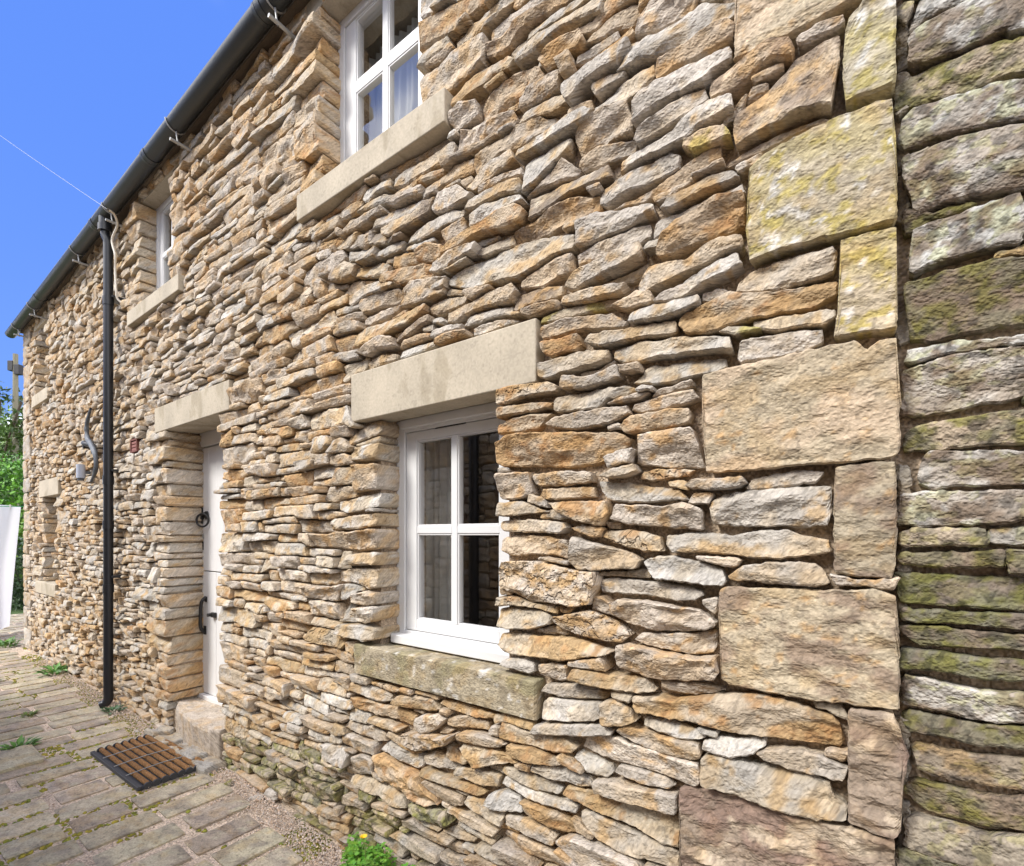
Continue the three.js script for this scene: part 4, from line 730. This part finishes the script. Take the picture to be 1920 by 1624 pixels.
{
  const lane = new THREE.Group(); lane.name = 'paved_lane'; lane.userData = { kind: 'structure', label: 'lane paved with rows of worn grey brown stone setts', category: 'paving' }; scene.add(lane);
  const r = rng(2024), rest = [];
  const palette = [[0.41, 0.35, 0.24], [0.385, 0.34, 0.235], [0.36, 0.295, 0.22], [0.43, 0.37, 0.265], [0.335, 0.275, 0.21]];
  const mat = M.sett = stdm({ color: 0xffffff, map: grainMap, bumpMap: sandBump, bumpScale: 0.004, roughness: 0.9, vertexColors: true });
  const one = (x0, x1, z0, z1, seed, lift = 0) => {
    const base = palette[Math.floor(r() * palette.length)], g0 = lerp(1.05, 1.45, r()), xm = (x0 + x1) / 2, D = dist(xm, 0, (z0 + z1) / 2), sk = (r() - 0.5) * 0.012;
    const colour = (x, y) => { const n = fbm(x * 9, y * 9, seed, 4), d = sst(0.52, 0.70, fbm(x * 14 + 4, y * 14, seed + 2, 4)), l = sst(0.60, 0.70, fbm(x * 22, y * 22, seed + 4, 4)); let c = mix3(base, [0.15, 0.125, 0.11], d * 0.55); c = mix3(c, [0.40, 0.37, 0.26], l * 0.6); const q = g0 * (0.85 + 0.3 * n); return [c[0] * q, c[1] * q, c[2] * q]; };
    const geo = stoneGeo({ x0: x0 + (r() - 0.5) * 0.01, x1: x1 + (r() - 0.5) * 0.012, top: x => -z0 + sk, bot: x => -z1 + sk * 0.5, z: gy(xm) + lift + lerp(-0.003, 0.005, r()), back: gy(xm) - 0.06, seed, step: clamp(0.0075 * D, 0.016, 0.05), amp: 0.0035, facet: 2.5, tilt: 0.014, round: 0.003, corner: 0.005, jit: 0.0025, colour }); geo.rotateX(-Math.PI / 2);
    const p = proj(xm, gy(xm), (z0 + z1) / 2), seen = p[2] > 0 && p[0] > -60 && p[0] < 1000 && p[1] < 1700;
    if (seen && bricks.filter(b => b.seen).length < 300) mesh('sett', geo, mat, lane); else rest.push(geo);
    bricks.push({ x0, x1, z0, z1, seen });
  };
  for (let k = -45; k <= 28; k++) {
    const x0 = -3.668 + k * 0.2135, near = x0 > -3.4; let z = x0 < -9.62 ? -1.6 : lerp(0.06, 0.15, r()) + (near ? 0.02 : 0.04);
    while (z < 3.3) { const L = lerp(0.20, 0.40, r()); const seed = 30000 + bricks.length * 3; if (!(x0 > -4.92 && x0 < -4.60 && z + L > 0.68 && z < 0.92)) one(x0, x0 + 0.172, z, z + L, seed); z += L + lerp(0.014, 0.046, r()); }
  }
  one(-4.86, -4.46, 0.69, 1.25, 39991, 0.03);
  // measured ones keep their joint: a fresh row edge by the mat comes from the same rows
  if (rest.length) mesh('far_setts', mergeGeometries(rest), mat, lane).userData.kind = 'stuff';
}
const inBrick = (x, z) => bricks.some(b => x > b.x0 - 0.002 && x < b.x1 + 0.002 && z > b.z0 - 0.002 && z < b.z1 + 0.002);
function scatter(name, geo, mat, spots, label, category) { // spots: [x,y,z,s,rot,[r,g,b]]
  const m = new THREE.InstancedMesh(geo, mat, spots.length), q = new THREE.Quaternion(), e = new THREE.Euler(), M4 = new THREE.Matrix4();
  spots.forEach((s, i) => { e.set(s[6] ?? 0, s[4], s[7] ?? 0); q.setFromEuler(e); const k = s[3]; M4.compose(new THREE.Vector3(s[0], s[1], s[2]), q, Array.isArray(k) ? new THREE.Vector3(...k) : new THREE.Vector3(k, k, k)); m.setMatrixAt(i, M4); m.setColorAt(i, lin(...s[5])); });
  m.name = name; m.castShadow = m.receiveShadow = true; m.userData = { kind: 'stuff', label, category }; scene.add(m); return m;
}
{
  const r = rng(616), peb = [], moss = [];
  for (let k = 0; k < 26000; k++) { const x = -1.6 - 6.5 * Math.pow(r(), 1.5), strip = r() < 0.55, z = strip ? 0.02 + 0.24 * Math.pow(r(), 1.4) : r() * 1.5; if (inBrick(x, z)) { if (r() > 0.07 || z > 0.9) continue; const s = lerp(0.0014, 0.003, r()); peb.push([x, gy(x) + 0.008, z, s, r() * 6, [0.5, 0.40, 0.30], r(), r()]); continue; } const s = lerp(0.0022, 0.0062, Math.pow(r(), 2)), c = lerp(0.34, 0.72, r()) * (strip ? 1 : 0.85), w = r(); peb.push([x, gy(x) - 0.010 + s * 0.4 + 0.02 * sst(0.25, 0.0, z), z, [s, s * 0.7, s * 1.1], r() * 6, [c, c * lerp(0.72, 0.88, w), c * lerp(0.50, 0.76, w)], r() * 3, r() * 3]); }
  scatter('grit_pebbles', new THREE.IcosahedronGeometry(1, 0), stdm({ color: 0xffffff, roughness: 0.95 }), peb, 'small cream and pink grit pebbles in the joints and along the wall foot', 'gravel');
  const tuft = mergeVertices(new THREE.IcosahedronGeometry(1, 1)); { const p = tuft.attributes.position; for (let k = 0; k < p.count; k++) { const n = 0.7 + 0.6 * hsh(k, 3, 9); p.setXYZ(k, p.getX(k) * n, p.getY(k) * n, p.getZ(k) * n); } tuft.computeVertexNormals(); }
  for (let k = 0; k < 30000 && moss.length < 7000; k++) { const x = -2.2 - 8.5 * Math.pow(r(), 1.3), z = r() * 1.7; if (inBrick(x, z)) continue; const n = fbm(x * 2.6, z * 3.2, 91, 3); if (n < 0.465 + (z < 0.35 && x > -4.5 ? 0.2 : 0)) continue; const s = lerp(0.004, 0.011, r()), g = lerp(0.7, 1.3, r()), w = r(); moss.push([x, gy(x) - 0.008, z, [s, s * 0.8, s], r() * 6, [lerp(0.16, 0.30, w) * g, lerp(0.20, 0.24, w) * g, 0.035 * g]]); }
  scatter('joint_moss', tuft, stdm({ color: 0xffffff, roughness: 1 }), moss, 'yellow green moss growing in the joints between the setts', 'moss');
}
// fallen stones and grit crust at the wall foot
{
  const r = rng(99);
  const spots = [[-5.0, 0.10], [-5.15, 0.16], [-4.75, 0.09], [-4.6, 0.13], [-5.9, 0.10], [-6.4, 0.07], [-7.6, 0.12], [-8.3, 0.10], [-3.2, 0.07], [-2.9, 0.06]];
  spots.forEach(([x, z], i) => { const s = lerp(0.03, 0.07, r()), f = polyFns([[-s, -s * 0.6], [s * 0.8, -s * 0.7], [s, s * 0.4], [-s * 0.5, s * 0.7]]); const g = stoneGeo({ ...f, z: s * 0.35, back: -0.03, seed: 7000 + i, step: 0.012, amp: 0.02, round: 0.014, corner: 0.03, colour: colourer('gbm'[i % 3], 7000 + i) }); g.rotateX(-Math.PI / 2); g.rotateY(r() * 3); g.translate(x, gy(x) - 0.015, z); const m = mesh(numbered('loose_stone'), g, M.stone, scene); m.userData = { label: 'small loose stone lying in the grit at the wall foot', category: 'stone', group: 'loose stones at the wall foot' }; });
}

// ------------------------------------------------------------------ door mat: rubber tray, coir rolls, wires
{
  const t = thing('door_mat', 'scraper mat of brown coir rolls in a black rubber tray below the door', 'doormat', [-3.93, 0.004, 0.265]);
  const rub = stdm({ color: lin(0.035, 0.036, 0.040), roughness: 0.55 }), lx = 0.425, lz = 0.20;
  const tray = [box(-lx, lx, 0, 0.006, -lz, lz, 0.002), box(-lx, lx, 0.006, 0.022, lz - 0.026, lz, 0.003)];
  mesh('rubber_tray', merge(tray), rub, t); const n = 8, w = (2 * lz - 0.04) / n;
  const side = []; for (let k = 0; k < n; k++) { const z = -lz + 0.008 + (k + 0.5) * w; side.push(cyl(lx - 0.004, 0.012, z, w * 0.47, 0.010, 'x', 16), cyl(-lx + 0.004, 0.012, z, w * 0.47, 0.010, 'x', 16)); }
  mesh('scalloped_edge', merge(side), rub, t);
  const coir = stdm({ color: 0xffffff, roughness: 1, vertexColors: true, bumpMap: rep(gritBump, 2), bumpScale: 0.01 });
  for (let k = 0; k < n; k++) for (let q = 0; q < 4; q++) {
    const L = (2 * lx - 0.02) / 4 - 0.006, g = new THREE.CylinderGeometry(1, 1, L, 18, 26, false); g.rotateZ(Math.PI / 2); const p = g.attributes.position, c = [];
    for (let i = 0; i < p.count; i++) { const x = p.getX(i), y = p.getY(i), z = p.getZ(i), a = Math.atan2(z, y), f = 1 + 0.22 * (vn(x * 300 + k * 9 + q * 50, a * 6, 5) - 0.5), e = sst(L / 2, L / 2 - 0.012, Math.abs(x)) * 0.25 + 0.75; p.setXYZ(i, x, y * 0.0145 * f * e, z * 0.0138 * f * e); const m = lerp(0.6, 1.35, vn(x * 400 + q, a * 9 + k * 7, 6)) * lerp(0.85, 1.1, hsh(k, q, 3)); c.push(0.47 * m, 0.235 * m, 0.085 * m); }
    g.setAttribute('color', new THREE.Float32BufferAttribute(c, 3)); g.computeVertexNormals(); g.translate(-lx + 0.013 + (q + 0.5) * (L + 0.006), 0.022, -lz + 0.008 + (k + 0.5) * w); mesh('coir_roll', g, coir, t);
  }
  for (let q = 1; q < 4; q++) mesh('wire', tube([[-lx + 0.01 + q * (2 * lx - 0.02) / 4, 0.024, -lz + 0.005], [-lx + 0.01 + q * (2 * lx - 0.02) / 4, 0.037, 0], [-lx + 0.01 + q * (2 * lx - 0.02) / 4, 0.03, lz - 0.01]], 0.0028, 12, 6), M.steel, t);
  t.rotation.y = 0.02;
}

// ------------------------------------------------------------------ fixtures on the wall
{
  const t = thing('iron_wall_ornament', 'grey forged iron bar bent in an S, fixed to the wall beside the black downpipe', 'wall ornament', [-6.2, 2.05, 0]);
  const O = (px, py, z) => { const p = W(px, py, z); return new THREE.Vector3(p[0] + 6.2, p[1] - 2.05, z); };
  const pts = [[170, 766], [166, 780], [162.5, 800], [163.5, 820], [172, 836], [179, 855], [179.5, 880], [171, 903]].map(([a, b]) => O(a, b, 0.055));
  const cv = new THREE.CatmullRomCurve3(pts), g = new THREE.TubeGeometry(cv, 60, 0.028, 10); { const p = g.attributes.position; for (let i = 0; i <= 60; i++) { const c = cv.getPointAt(i / 60), f = Math.pow(Math.sin(Math.PI * clamp(i / 60, 0.04, 0.96)), 0.35) * lerp(0.85, 1.1, hsh(i >> 1, 2, 7)); for (let k = 0; k <= 10; k++) { const n = i * 11 + k; p.setXYZ(n, c.x + (p.getX(n) - c.x) * f, c.y + (p.getY(n) - c.y) * f, c.z + (p.getZ(n) - c.z) * f * 0.8); } } g.computeVertexNormals(); }
  mesh('bar', g, M.greyIron, t);
  const k = O(165, 833, 0.05); mesh('knob', tube([[k.x - 0.09, k.y + 0.02, 0.06], [k.x, k.y, 0.07], [k.x + 0.1, k.y - 0.02, 0.05]], 0.026, 10, 8), M.iron, t);
  const s = O(172, 840, 0); mesh('fixing', cyl(s.x, s.y, 0.02, 0.015, 0.10, 'z', 8), M.iron, t);
}
{
  const a = W(160, 872, 0.04), b = W(160, 900, 0.04), t = thing('wall_lamp', 'small pale grey cylinder lamp on the wall beside the bent iron bar', 'lamp', [a[0], b[1], 0]); const h = a[1] - b[1];
  mesh('shade', merge([cyl(0, h * 0.55, 0.075, 0.036, h * 0.9, 'y', 20)]), stdm({ color: lin(0.38, 0.41, 0.48), roughness: 0.45 }), t); mesh('base_ring', cyl(0, 0.015, 0.075, 0.026, 0.05, 'y', 16, 0.036), M.greyIron, t); mesh('bracket', box(-0.015, 0.015, h * 0.4, h * 0.6, -0.02, 0.05, 0.003), M.greyIron, t);
}
{
  const t = thing('air_brick', 'reddish brown terracotta vent brick set in the wall beside the door lintel', 'vent', [-5.085, 2.24, 0]); const m = stdm({ color: lin(0.17, 0.062, 0.048), bumpMap: sandBump, bumpScale: 0.003, roughness: 0.85 });
  mesh('frame', merge([box(-0.08, -0.065, 0, 0.115, -0.06, 0.014, 0.002), box(0.065, 0.08, 0, 0.115, -0.06, 0.014, 0.002), box(-0.065, 0.065, 0.10, 0.115, -0.06, 0.013, 0.002), box(-0.065, 0.065, 0, 0.013, -0.06, 0.013, 0.002)]), m, t);
  const m2 = stdm({ color: lin(0.27, 0.115, 0.10), roughness: 0.85 }); for (let k = 0; k < 3; k++) mesh('louvre', box(-0.064, 0.064, 0.016 + k * 0.028, 0.038 + k * 0.028, -0.05, 0.006, 0.003), m2, t);
}
{
  const w = [[202, 393, 0.17], [214, 402, 0.10], [220, 420, 0.06], [210, 450, 0.07], [216, 480, 0.06], [216, 505, 0.05], [218, 545, 0.05], [220, 560, 0.04], [233, 572, 0.0]].map(q => [...W(...q), q[2]]);
  const zs = w.map(q => q[2]); const pts = w.map((p, i) => [p[0], p[1], zs[i]]);
  const c = mesh('white_cable', tube(pts, 0.009, 60, 7), stdm({ color: lin(0.68, 0.63, 0.54), roughness: 0.6 }), scene); c.userData = { label: 'thin white cable looping down the wall from the gutter beside the downpipe', category: 'cable' };
  const e = ray(-260, 40), L = 15, far = [CAM.x + e[0] * L, CAM.y + e[1] * L, CAM.z + e[2] * L], a = [pts[0][0], pts[0][1], 0.17], n = [];
  for (let k = 0; k <= 12; k++) { const f = k / 12; n.push([lerp(a[0], far[0], f), lerp(a[1], far[1], f) - 0.35 * 4 * f * (1 - f) * 0.5, lerp(a[2], far[2], f)]); }
  const ov = mesh('overhead_wire', tube(n, 0.0016, 80, 6), stdm({ color: lin(0.40, 0.40, 0.42), roughness: 0.6 }), scene); ov.userData = { label: 'thin pale wire running from the eaves out across the blue sky', category: 'wire' };
}

// ------------------------------------------------------------------ plants
const leafMat = (c) => new THREE.MeshPhysicalMaterial({ color: 0xffffff, vertexColors: true, roughness: 0.6, transmission: 0.25, thickness: 0 });
const LEAF = leafMat();
function leafGeo(list) { // list: {p:[x,y,z], d:dir, n:normal, l, w, c, lobes}
  const P = [], Cc = [], I = [];
  for (const f of list) {
    const d = new THREE.Vector3(...f.d).normalize(), n = new THREE.Vector3(...f.n), s = new THREE.Vector3().crossVectors(d, n).normalize(); n.crossVectors(s, d).normalize();
    const o = P.length / 3, put = (a, b, h) => { P.push(f.p[0] + d.x * a + s.x * b + n.x * h, f.p[1] + d.y * a + s.y * b + n.y * h, f.p[2] + d.z * a + s.z * b + n.z * h); Cc.push(...f.c); };
    put(0, 0, 0); put(f.l * 0.45, f.w * 0.5, f.l * 0.10); put(f.l * 0.5, 0, 0.0); put(f.l * 0.45, -f.w * 0.5, f.l * 0.10); put(f.l, 0, -f.l * 0.08);
    I.push(o, o + 1, o + 2, o, o + 2, o + 3, o + 1, o + 4, o + 2, o + 2, o + 4, o + 3);
  }
  const g = new THREE.BufferGeometry(); g.setAttribute('position', new THREE.Float32BufferAttribute(P, 3)); g.setAttribute('color', new THREE.Float32BufferAttribute(Cc, 3)); g.setIndex(I); g.computeVertexNormals(); return g;
}
const stemMat = stdm({ color: lin(0.16, 0.22, 0.05), roughness: 0.8 });
{ // leafy herb with a yellow flower at the wall foot
  const t = thing('flowering_weed', 'bright green leafy weed with one yellow flower growing at the wall foot', 'plant', [-1.73, gy(-1.73) - 0.02, 0.12]), r = rng(12), L = [], St = []; t.scale.setScalar(0.88);
  for (let k = 0; k < 150; k++) {
    const a = r() * 6.283, q = Math.pow(r(), 0.6), hx = Math.cos(a) * q * 0.24, hz = Math.abs(Math.sin(a)) * q * 0.15 - 0.03, h = lerp(0.10, 0.30, r()) * (1 - 0.45 * q) + (r() < 0.15 ? 0.05 : 0);
    St.push(tube([[hx * 0.2, 0, hz * 0.2], [hx * 0.6, h * 0.6, hz * 0.6], [hx, h, hz]], 0.0016, 5, 4));
    for (let i = 0; i < 7; i++) { const b = r() * 6.283, g = lerp(0.7, 1.3, r()), l = lerp(0.012, 0.034, r()); for (let m = -1; m <= 1; m++) L.push({ p: [hx + (r() - 0.5) * 0.05, h + (r() - 0.5) * 0.05, hz + (r() - 0.5) * 0.05], d: [Math.cos(b + m * 0.9), 0.15 + r() * 0.3, Math.sin(b + m * 0.9)], n: [(r() - 0.5) * 0.8, 1, (r() - 0.5) * 0.8], l, w: l * 0.85, c: [0.15 * g * lerp(0.8, 1.3, r()), 0.36 * g, 0.03 * g] }); }
  }
  mesh('leaves', leafGeo(L), LEAF, t); mesh('stems', merge(St), stemMat, t);
  const F = []; for (let k = 0; k < 12; k++) { const a = k * 0.524; F.push({ p: [0, 0, 0], d: [Math.cos(a), 0.9, Math.sin(a)], n: [0, 1, 0.1], l: 0.026, w: 0.014, c: [0.85, 0.55, 0.01] }); } const fg = leafGeo(F); fg.translate(-0.02, 0.335, 0.06); mesh('flower', fg, stdm({ color: 0xffffff, vertexColors: true, roughness: 0.7 }), t);
  mesh('flower_stem', tube([[0, 0.1, 0.03], [-0.01, 0.22, 0.05], [-0.02, 0.335, 0.06]], 0.002, 8, 5), stemMat, t);
}
function weed(x, z, s, label, seed, col) {
  const t = thing('weed', label, 'plant', [x, gy(x) - 0.022, z]), r = rng(seed), L = []; for (let k = 0; k < 60; k++) { const a = r() * 6.283, g = lerp(0.65, 1.3, r()), q = r(), l = s * lerp(0.25, 0.55, r()); L.push({ p: [Math.cos(a) * q * s * 0.5, s * 0.25 * r(), Math.sin(a) * q * s * 0.5], d: [Math.cos(a), lerp(0.1, 1.1, r()), Math.sin(a)], n: [(r() - 0.5) * 0.4, 1, (r() - 0.5) * 0.4], l, w: l * 0.38, c: [col[0] * g, col[1] * g, col[2] * g] }); }
  mesh('leaves', leafGeo(L), LEAF, t);
}
weed(-4.93, 0.74, 0.16, 'flat green rosette weed at the corner of the raised paving slab', 21, [0.12, 0.27, 0.04]);
weed(-7.25, 0.09, 0.24, 'green leafy weed standing at the wall foot beyond the downpipe', 22, [0.13, 0.30, 0.05]);
weed(-5.28, 0.10, 0.14, 'dull green weed tucked against the foot of the downpipe', 23, [0.08, 0.16, 0.06]);
weed(-5.75, 0.55, 0.10, 'tiny weed between the setts in front of the downpipe', 24, [0.15, 0.22, 0.03]);
weed(-7.3, 0.60, 0.16, 'low green weed in the setts out from the tall wall weed', 25, [0.08, 0.18, 0.05]);
weed(-9.55, 0.14, 0.26, 'green weed growing round the far corner of the cottage', 26, [0.13, 0.28, 0.04]);

function crown(cx, cy, cz, rx, ry, rz, clumps, per, leaf, cols, seed) {
  const r = rng(seed), L = []; for (let k = 0; k < clumps; k++) {
    const u = r() * 2 - 1, a = r() * 6.283, q = Math.sqrt(1 - u * u), rad = 0.45 + 0.55 * Math.pow(r(), 0.5), px = cx + rx * rad * q * Math.cos(a), py = cy + ry * rad * u, pz = cz + rz * rad * q * Math.sin(a), cr = lerp(0.16, 0.36, r()) * Math.min(rx, ry, rz) * 0.9, c0 = cols[Math.floor(r() * cols.length)];
    for (let i = 0; i < per; i++) { const g = lerp(0.7, 1.3, r()), v = [r() - 0.5, r() - 0.5, r() - 0.5], l = leaf * lerp(0.7, 1.4, r()); L.push({ p: [px + v[0] * 2 * cr, py + v[1] * 1.5 * cr, pz + v[2] * 2 * cr], d: [r() - 0.5, r() - 0.7, r() - 0.5], n: [r() - 0.5, 0.9, r() - 0.5], l, w: l * 0.6, c: [c0[0] * g, c0[1] * g, c0[2] * g] }); }
  } return leafGeo(L);
}
function along(px, zc) { const d = ray(px, HORIZON); return [CAM.x + d[0] * zc, CAM.z + d[2] * zc]; }
const BARK = stdm({ color: lin(0.10, 0.075, 0.05), bumpMap: grainBump, bumpScale: 0.02, roughness: 0.95 });
function tree(name, label, cat, px, zc, h, crownY, rx, ry, clumps, per, leaf, cols, seed, group) {
  const [x, z] = along(px, zc), t = thing(name, label, cat, [x, 0, z], group), r = rng(seed), B = [new THREE.CylinderGeometry(0.05 * h / 5, 0.10 * h / 5, crownY, 10).translate(0, crownY / 2, 0)];
  for (let k = 0; k < 6; k++) { const a = r() * 6.283, e = [Math.cos(a) * rx * 0.7, crownY + (r() - 0.3) * ry * 0.8, Math.sin(a) * rx * 0.7]; B.push(tube([[0, crownY * 0.45, 0], [e[0] * 0.4, crownY * 0.8, e[2] * 0.4], e], 0.025 * h / 5, 8, 6)); }
  mesh('trunk', merge(B), BARK, t); mesh('crown', crown(0, crownY, 0, rx, ry, rx, clumps, per, leaf, cols, seed + 1), LEAF, t);
}
tree('tree', 'dark green leafy tree behind the garden hedge and beside the utility pole', 'tree', 8, 21, 6, 4.6, 3.0, 2.3, 150, 60, 0.20, [[0.15, 0.26, 0.05], [0.20, 0.32, 0.07], [0.09, 0.16, 0.035]], 301);
tree('young_tree', 'thin pale leaved tree with a sparse crown against the sky', 'tree', -10, 17, 7, 5.6, 1.5, 1.4, 40, 22, 0.15, [[0.09, 0.13, 0.04], [0.06, 0.11, 0.03]], 302);
tree('hedge_bush', 'bright green rounded hedge bush behind the white sheet', 'bush', 8, 13, 3, 2.2, 1.7, 1.35, 190, 70, 0.10, [[0.10, 0.26, 0.02], [0.15, 0.36, 0.025], [0.06, 0.15, 0.02]], 303);
tree('garden_shrub', 'light yellow green shrub low between the hedge and the white sheet', 'bush', 18, 11.4, 2, 1.35, 1.0, 0.8, 110, 60, 0.08, [[0.24, 0.38, 0.06], [0.18, 0.34, 0.04]], 304);
tree('dark_shrub', 'dark shrub in the gap between the sheet and the cottage corner', 'bush', 44, 10.2, 1.5, 0.7, 0.7, 0.75, 70, 50, 0.07, [[0.04, 0.09, 0.02], [0.03, 0.07, 0.015]], 305);
tree('far_tree', 'broad dark tree farther off behind the utility pole', 'tree', -60, 30, 8, 5.0, 4.5, 3.2, 130, 60, 0.26, [[0.08, 0.15, 0.04], [0.11, 0.18, 0.05]], 306);
{
  const [x, z] = along(29, 17), t = thing('utility_pole', 'weathered timber utility pole with dark boxes near its top', 'pole', [x, 0, z]), top = CAM.y + (HORIZON - 664) / FOC * 17;
  mesh('pole', new THREE.CylinderGeometry(0.07, 0.10, top, 14).translate(0, top / 2, 0), stdm({ color: lin(0.26, 0.24, 0.17), bumpMap: grainBump, bumpScale: 0.02, roughness: 0.95 }), t);
  for (const [s, y] of [[-1, top - 0.42], [1, top - 0.55]]) { const d = ray(29, HORIZON), g = box(-0.09, 0.09, -0.17, 0.17, -0.09, 0.09, 0.01); g.rotateY(YAW); g.translate(C3 * 0.11 * s, y, -S3 * 0.11 * s); mesh('equipment_box', g, stdm({ color: lin(0.025, 0.024, 0.026), roughness: 0.6 }), t); }
  mesh('ivy', crown(0, top * 0.45, 0, 0.30, top * 0.30, 0.30, 90, 22, 0.10, [[0.10, 0.16, 0.02], [0.08, 0.14, 0.02]], 310), LEAF, t);
}
{ // white sheet on a line
  const t = thing('hanging_sheet', 'white cloth sheet hanging from a green line past the cottage corner', 'sheet', [-10.75, 0, 0.55]);
  const g = new THREE.PlaneGeometry(1.9, 1.86, 90, 40), p = g.attributes.position; for (let k = 0; k < p.count; k++) { const x = p.getX(k), y = p.getY(k), v = (y + 0.93) / 1.86; const fan = lerp(0.93, 1.02, v); p.setXYZ(k, x * fan - 0.03 * (1 - v), y - 0.05 * Math.sin((x + 0.95) * 3.1) * v, 0.10 * Math.sin(x * 11 + v * 1.6) * (1.1 - v * 0.6) + 0.05 * Math.sin(x * 23 + 2 - v)); } g.computeVertexNormals(); g.rotateY(Math.PI / 2); g.translate(0, 1.02, 0.22);
  mesh('cloth', g, new THREE.MeshPhysicalMaterial({ color: lin(0.82, 0.82, 0.84), roughness: 0.95, transmission: 0.45, thickness: 0 }), t);
  mesh('line', tube([[0, 2.02, -2.2], [0, 1.98, -0.9], [0, 1.95, 0.4], [0, 2.0, 2.0]], 0.006, 20, 6), stdm({ color: lin(0.02, 0.30, 0.12), roughness: 0.6 }), t);
  for (const z of [-0.62, 0.1, 0.8]) mesh('peg', box(-0.012, 0.012, 1.93, 2.0, z - 0.008, z + 0.008, 0.003), stdm({ color: lin(0.7, 0.7, 0.68), roughness: 0.6 }), t);
  for (const z of [-2.2, 2.0]) mesh('post', new THREE.CylinderGeometry(0.03, 0.03, 2.05, 10).translate(0, 1.02, z), M.wood, t);
}
{ // grassy bank beyond the lane
  const g = new THREE.PlaneGeometry(60, 60, 60, 60); g.rotateX(-Math.PI / 2); const p = g.attributes.position; for (let k = 0; k < p.count; k++) { const x = p.getX(k) - 42, z = p.getZ(k); p.setXYZ(k, x, -0.02 + 1.2 * sst(-12.5, -30, x) + 0.25 * (fbm(x * 0.4, z * 0.4, 8, 3) - 0.5) * sst(-12.2, -15, x), z); } g.computeVertexNormals();
  const m = mesh('grass_bank', g, stdm({ color: lin(0.075, 0.13, 0.03), bumpMap: rep(gritBump, 60), bumpScale: 0.03, roughness: 1 }), scene); m.userData = { kind: 'structure', label: 'green grassy bank beyond the end of the lane', category: 'bank' };
}
renderer.render(scene, camera);
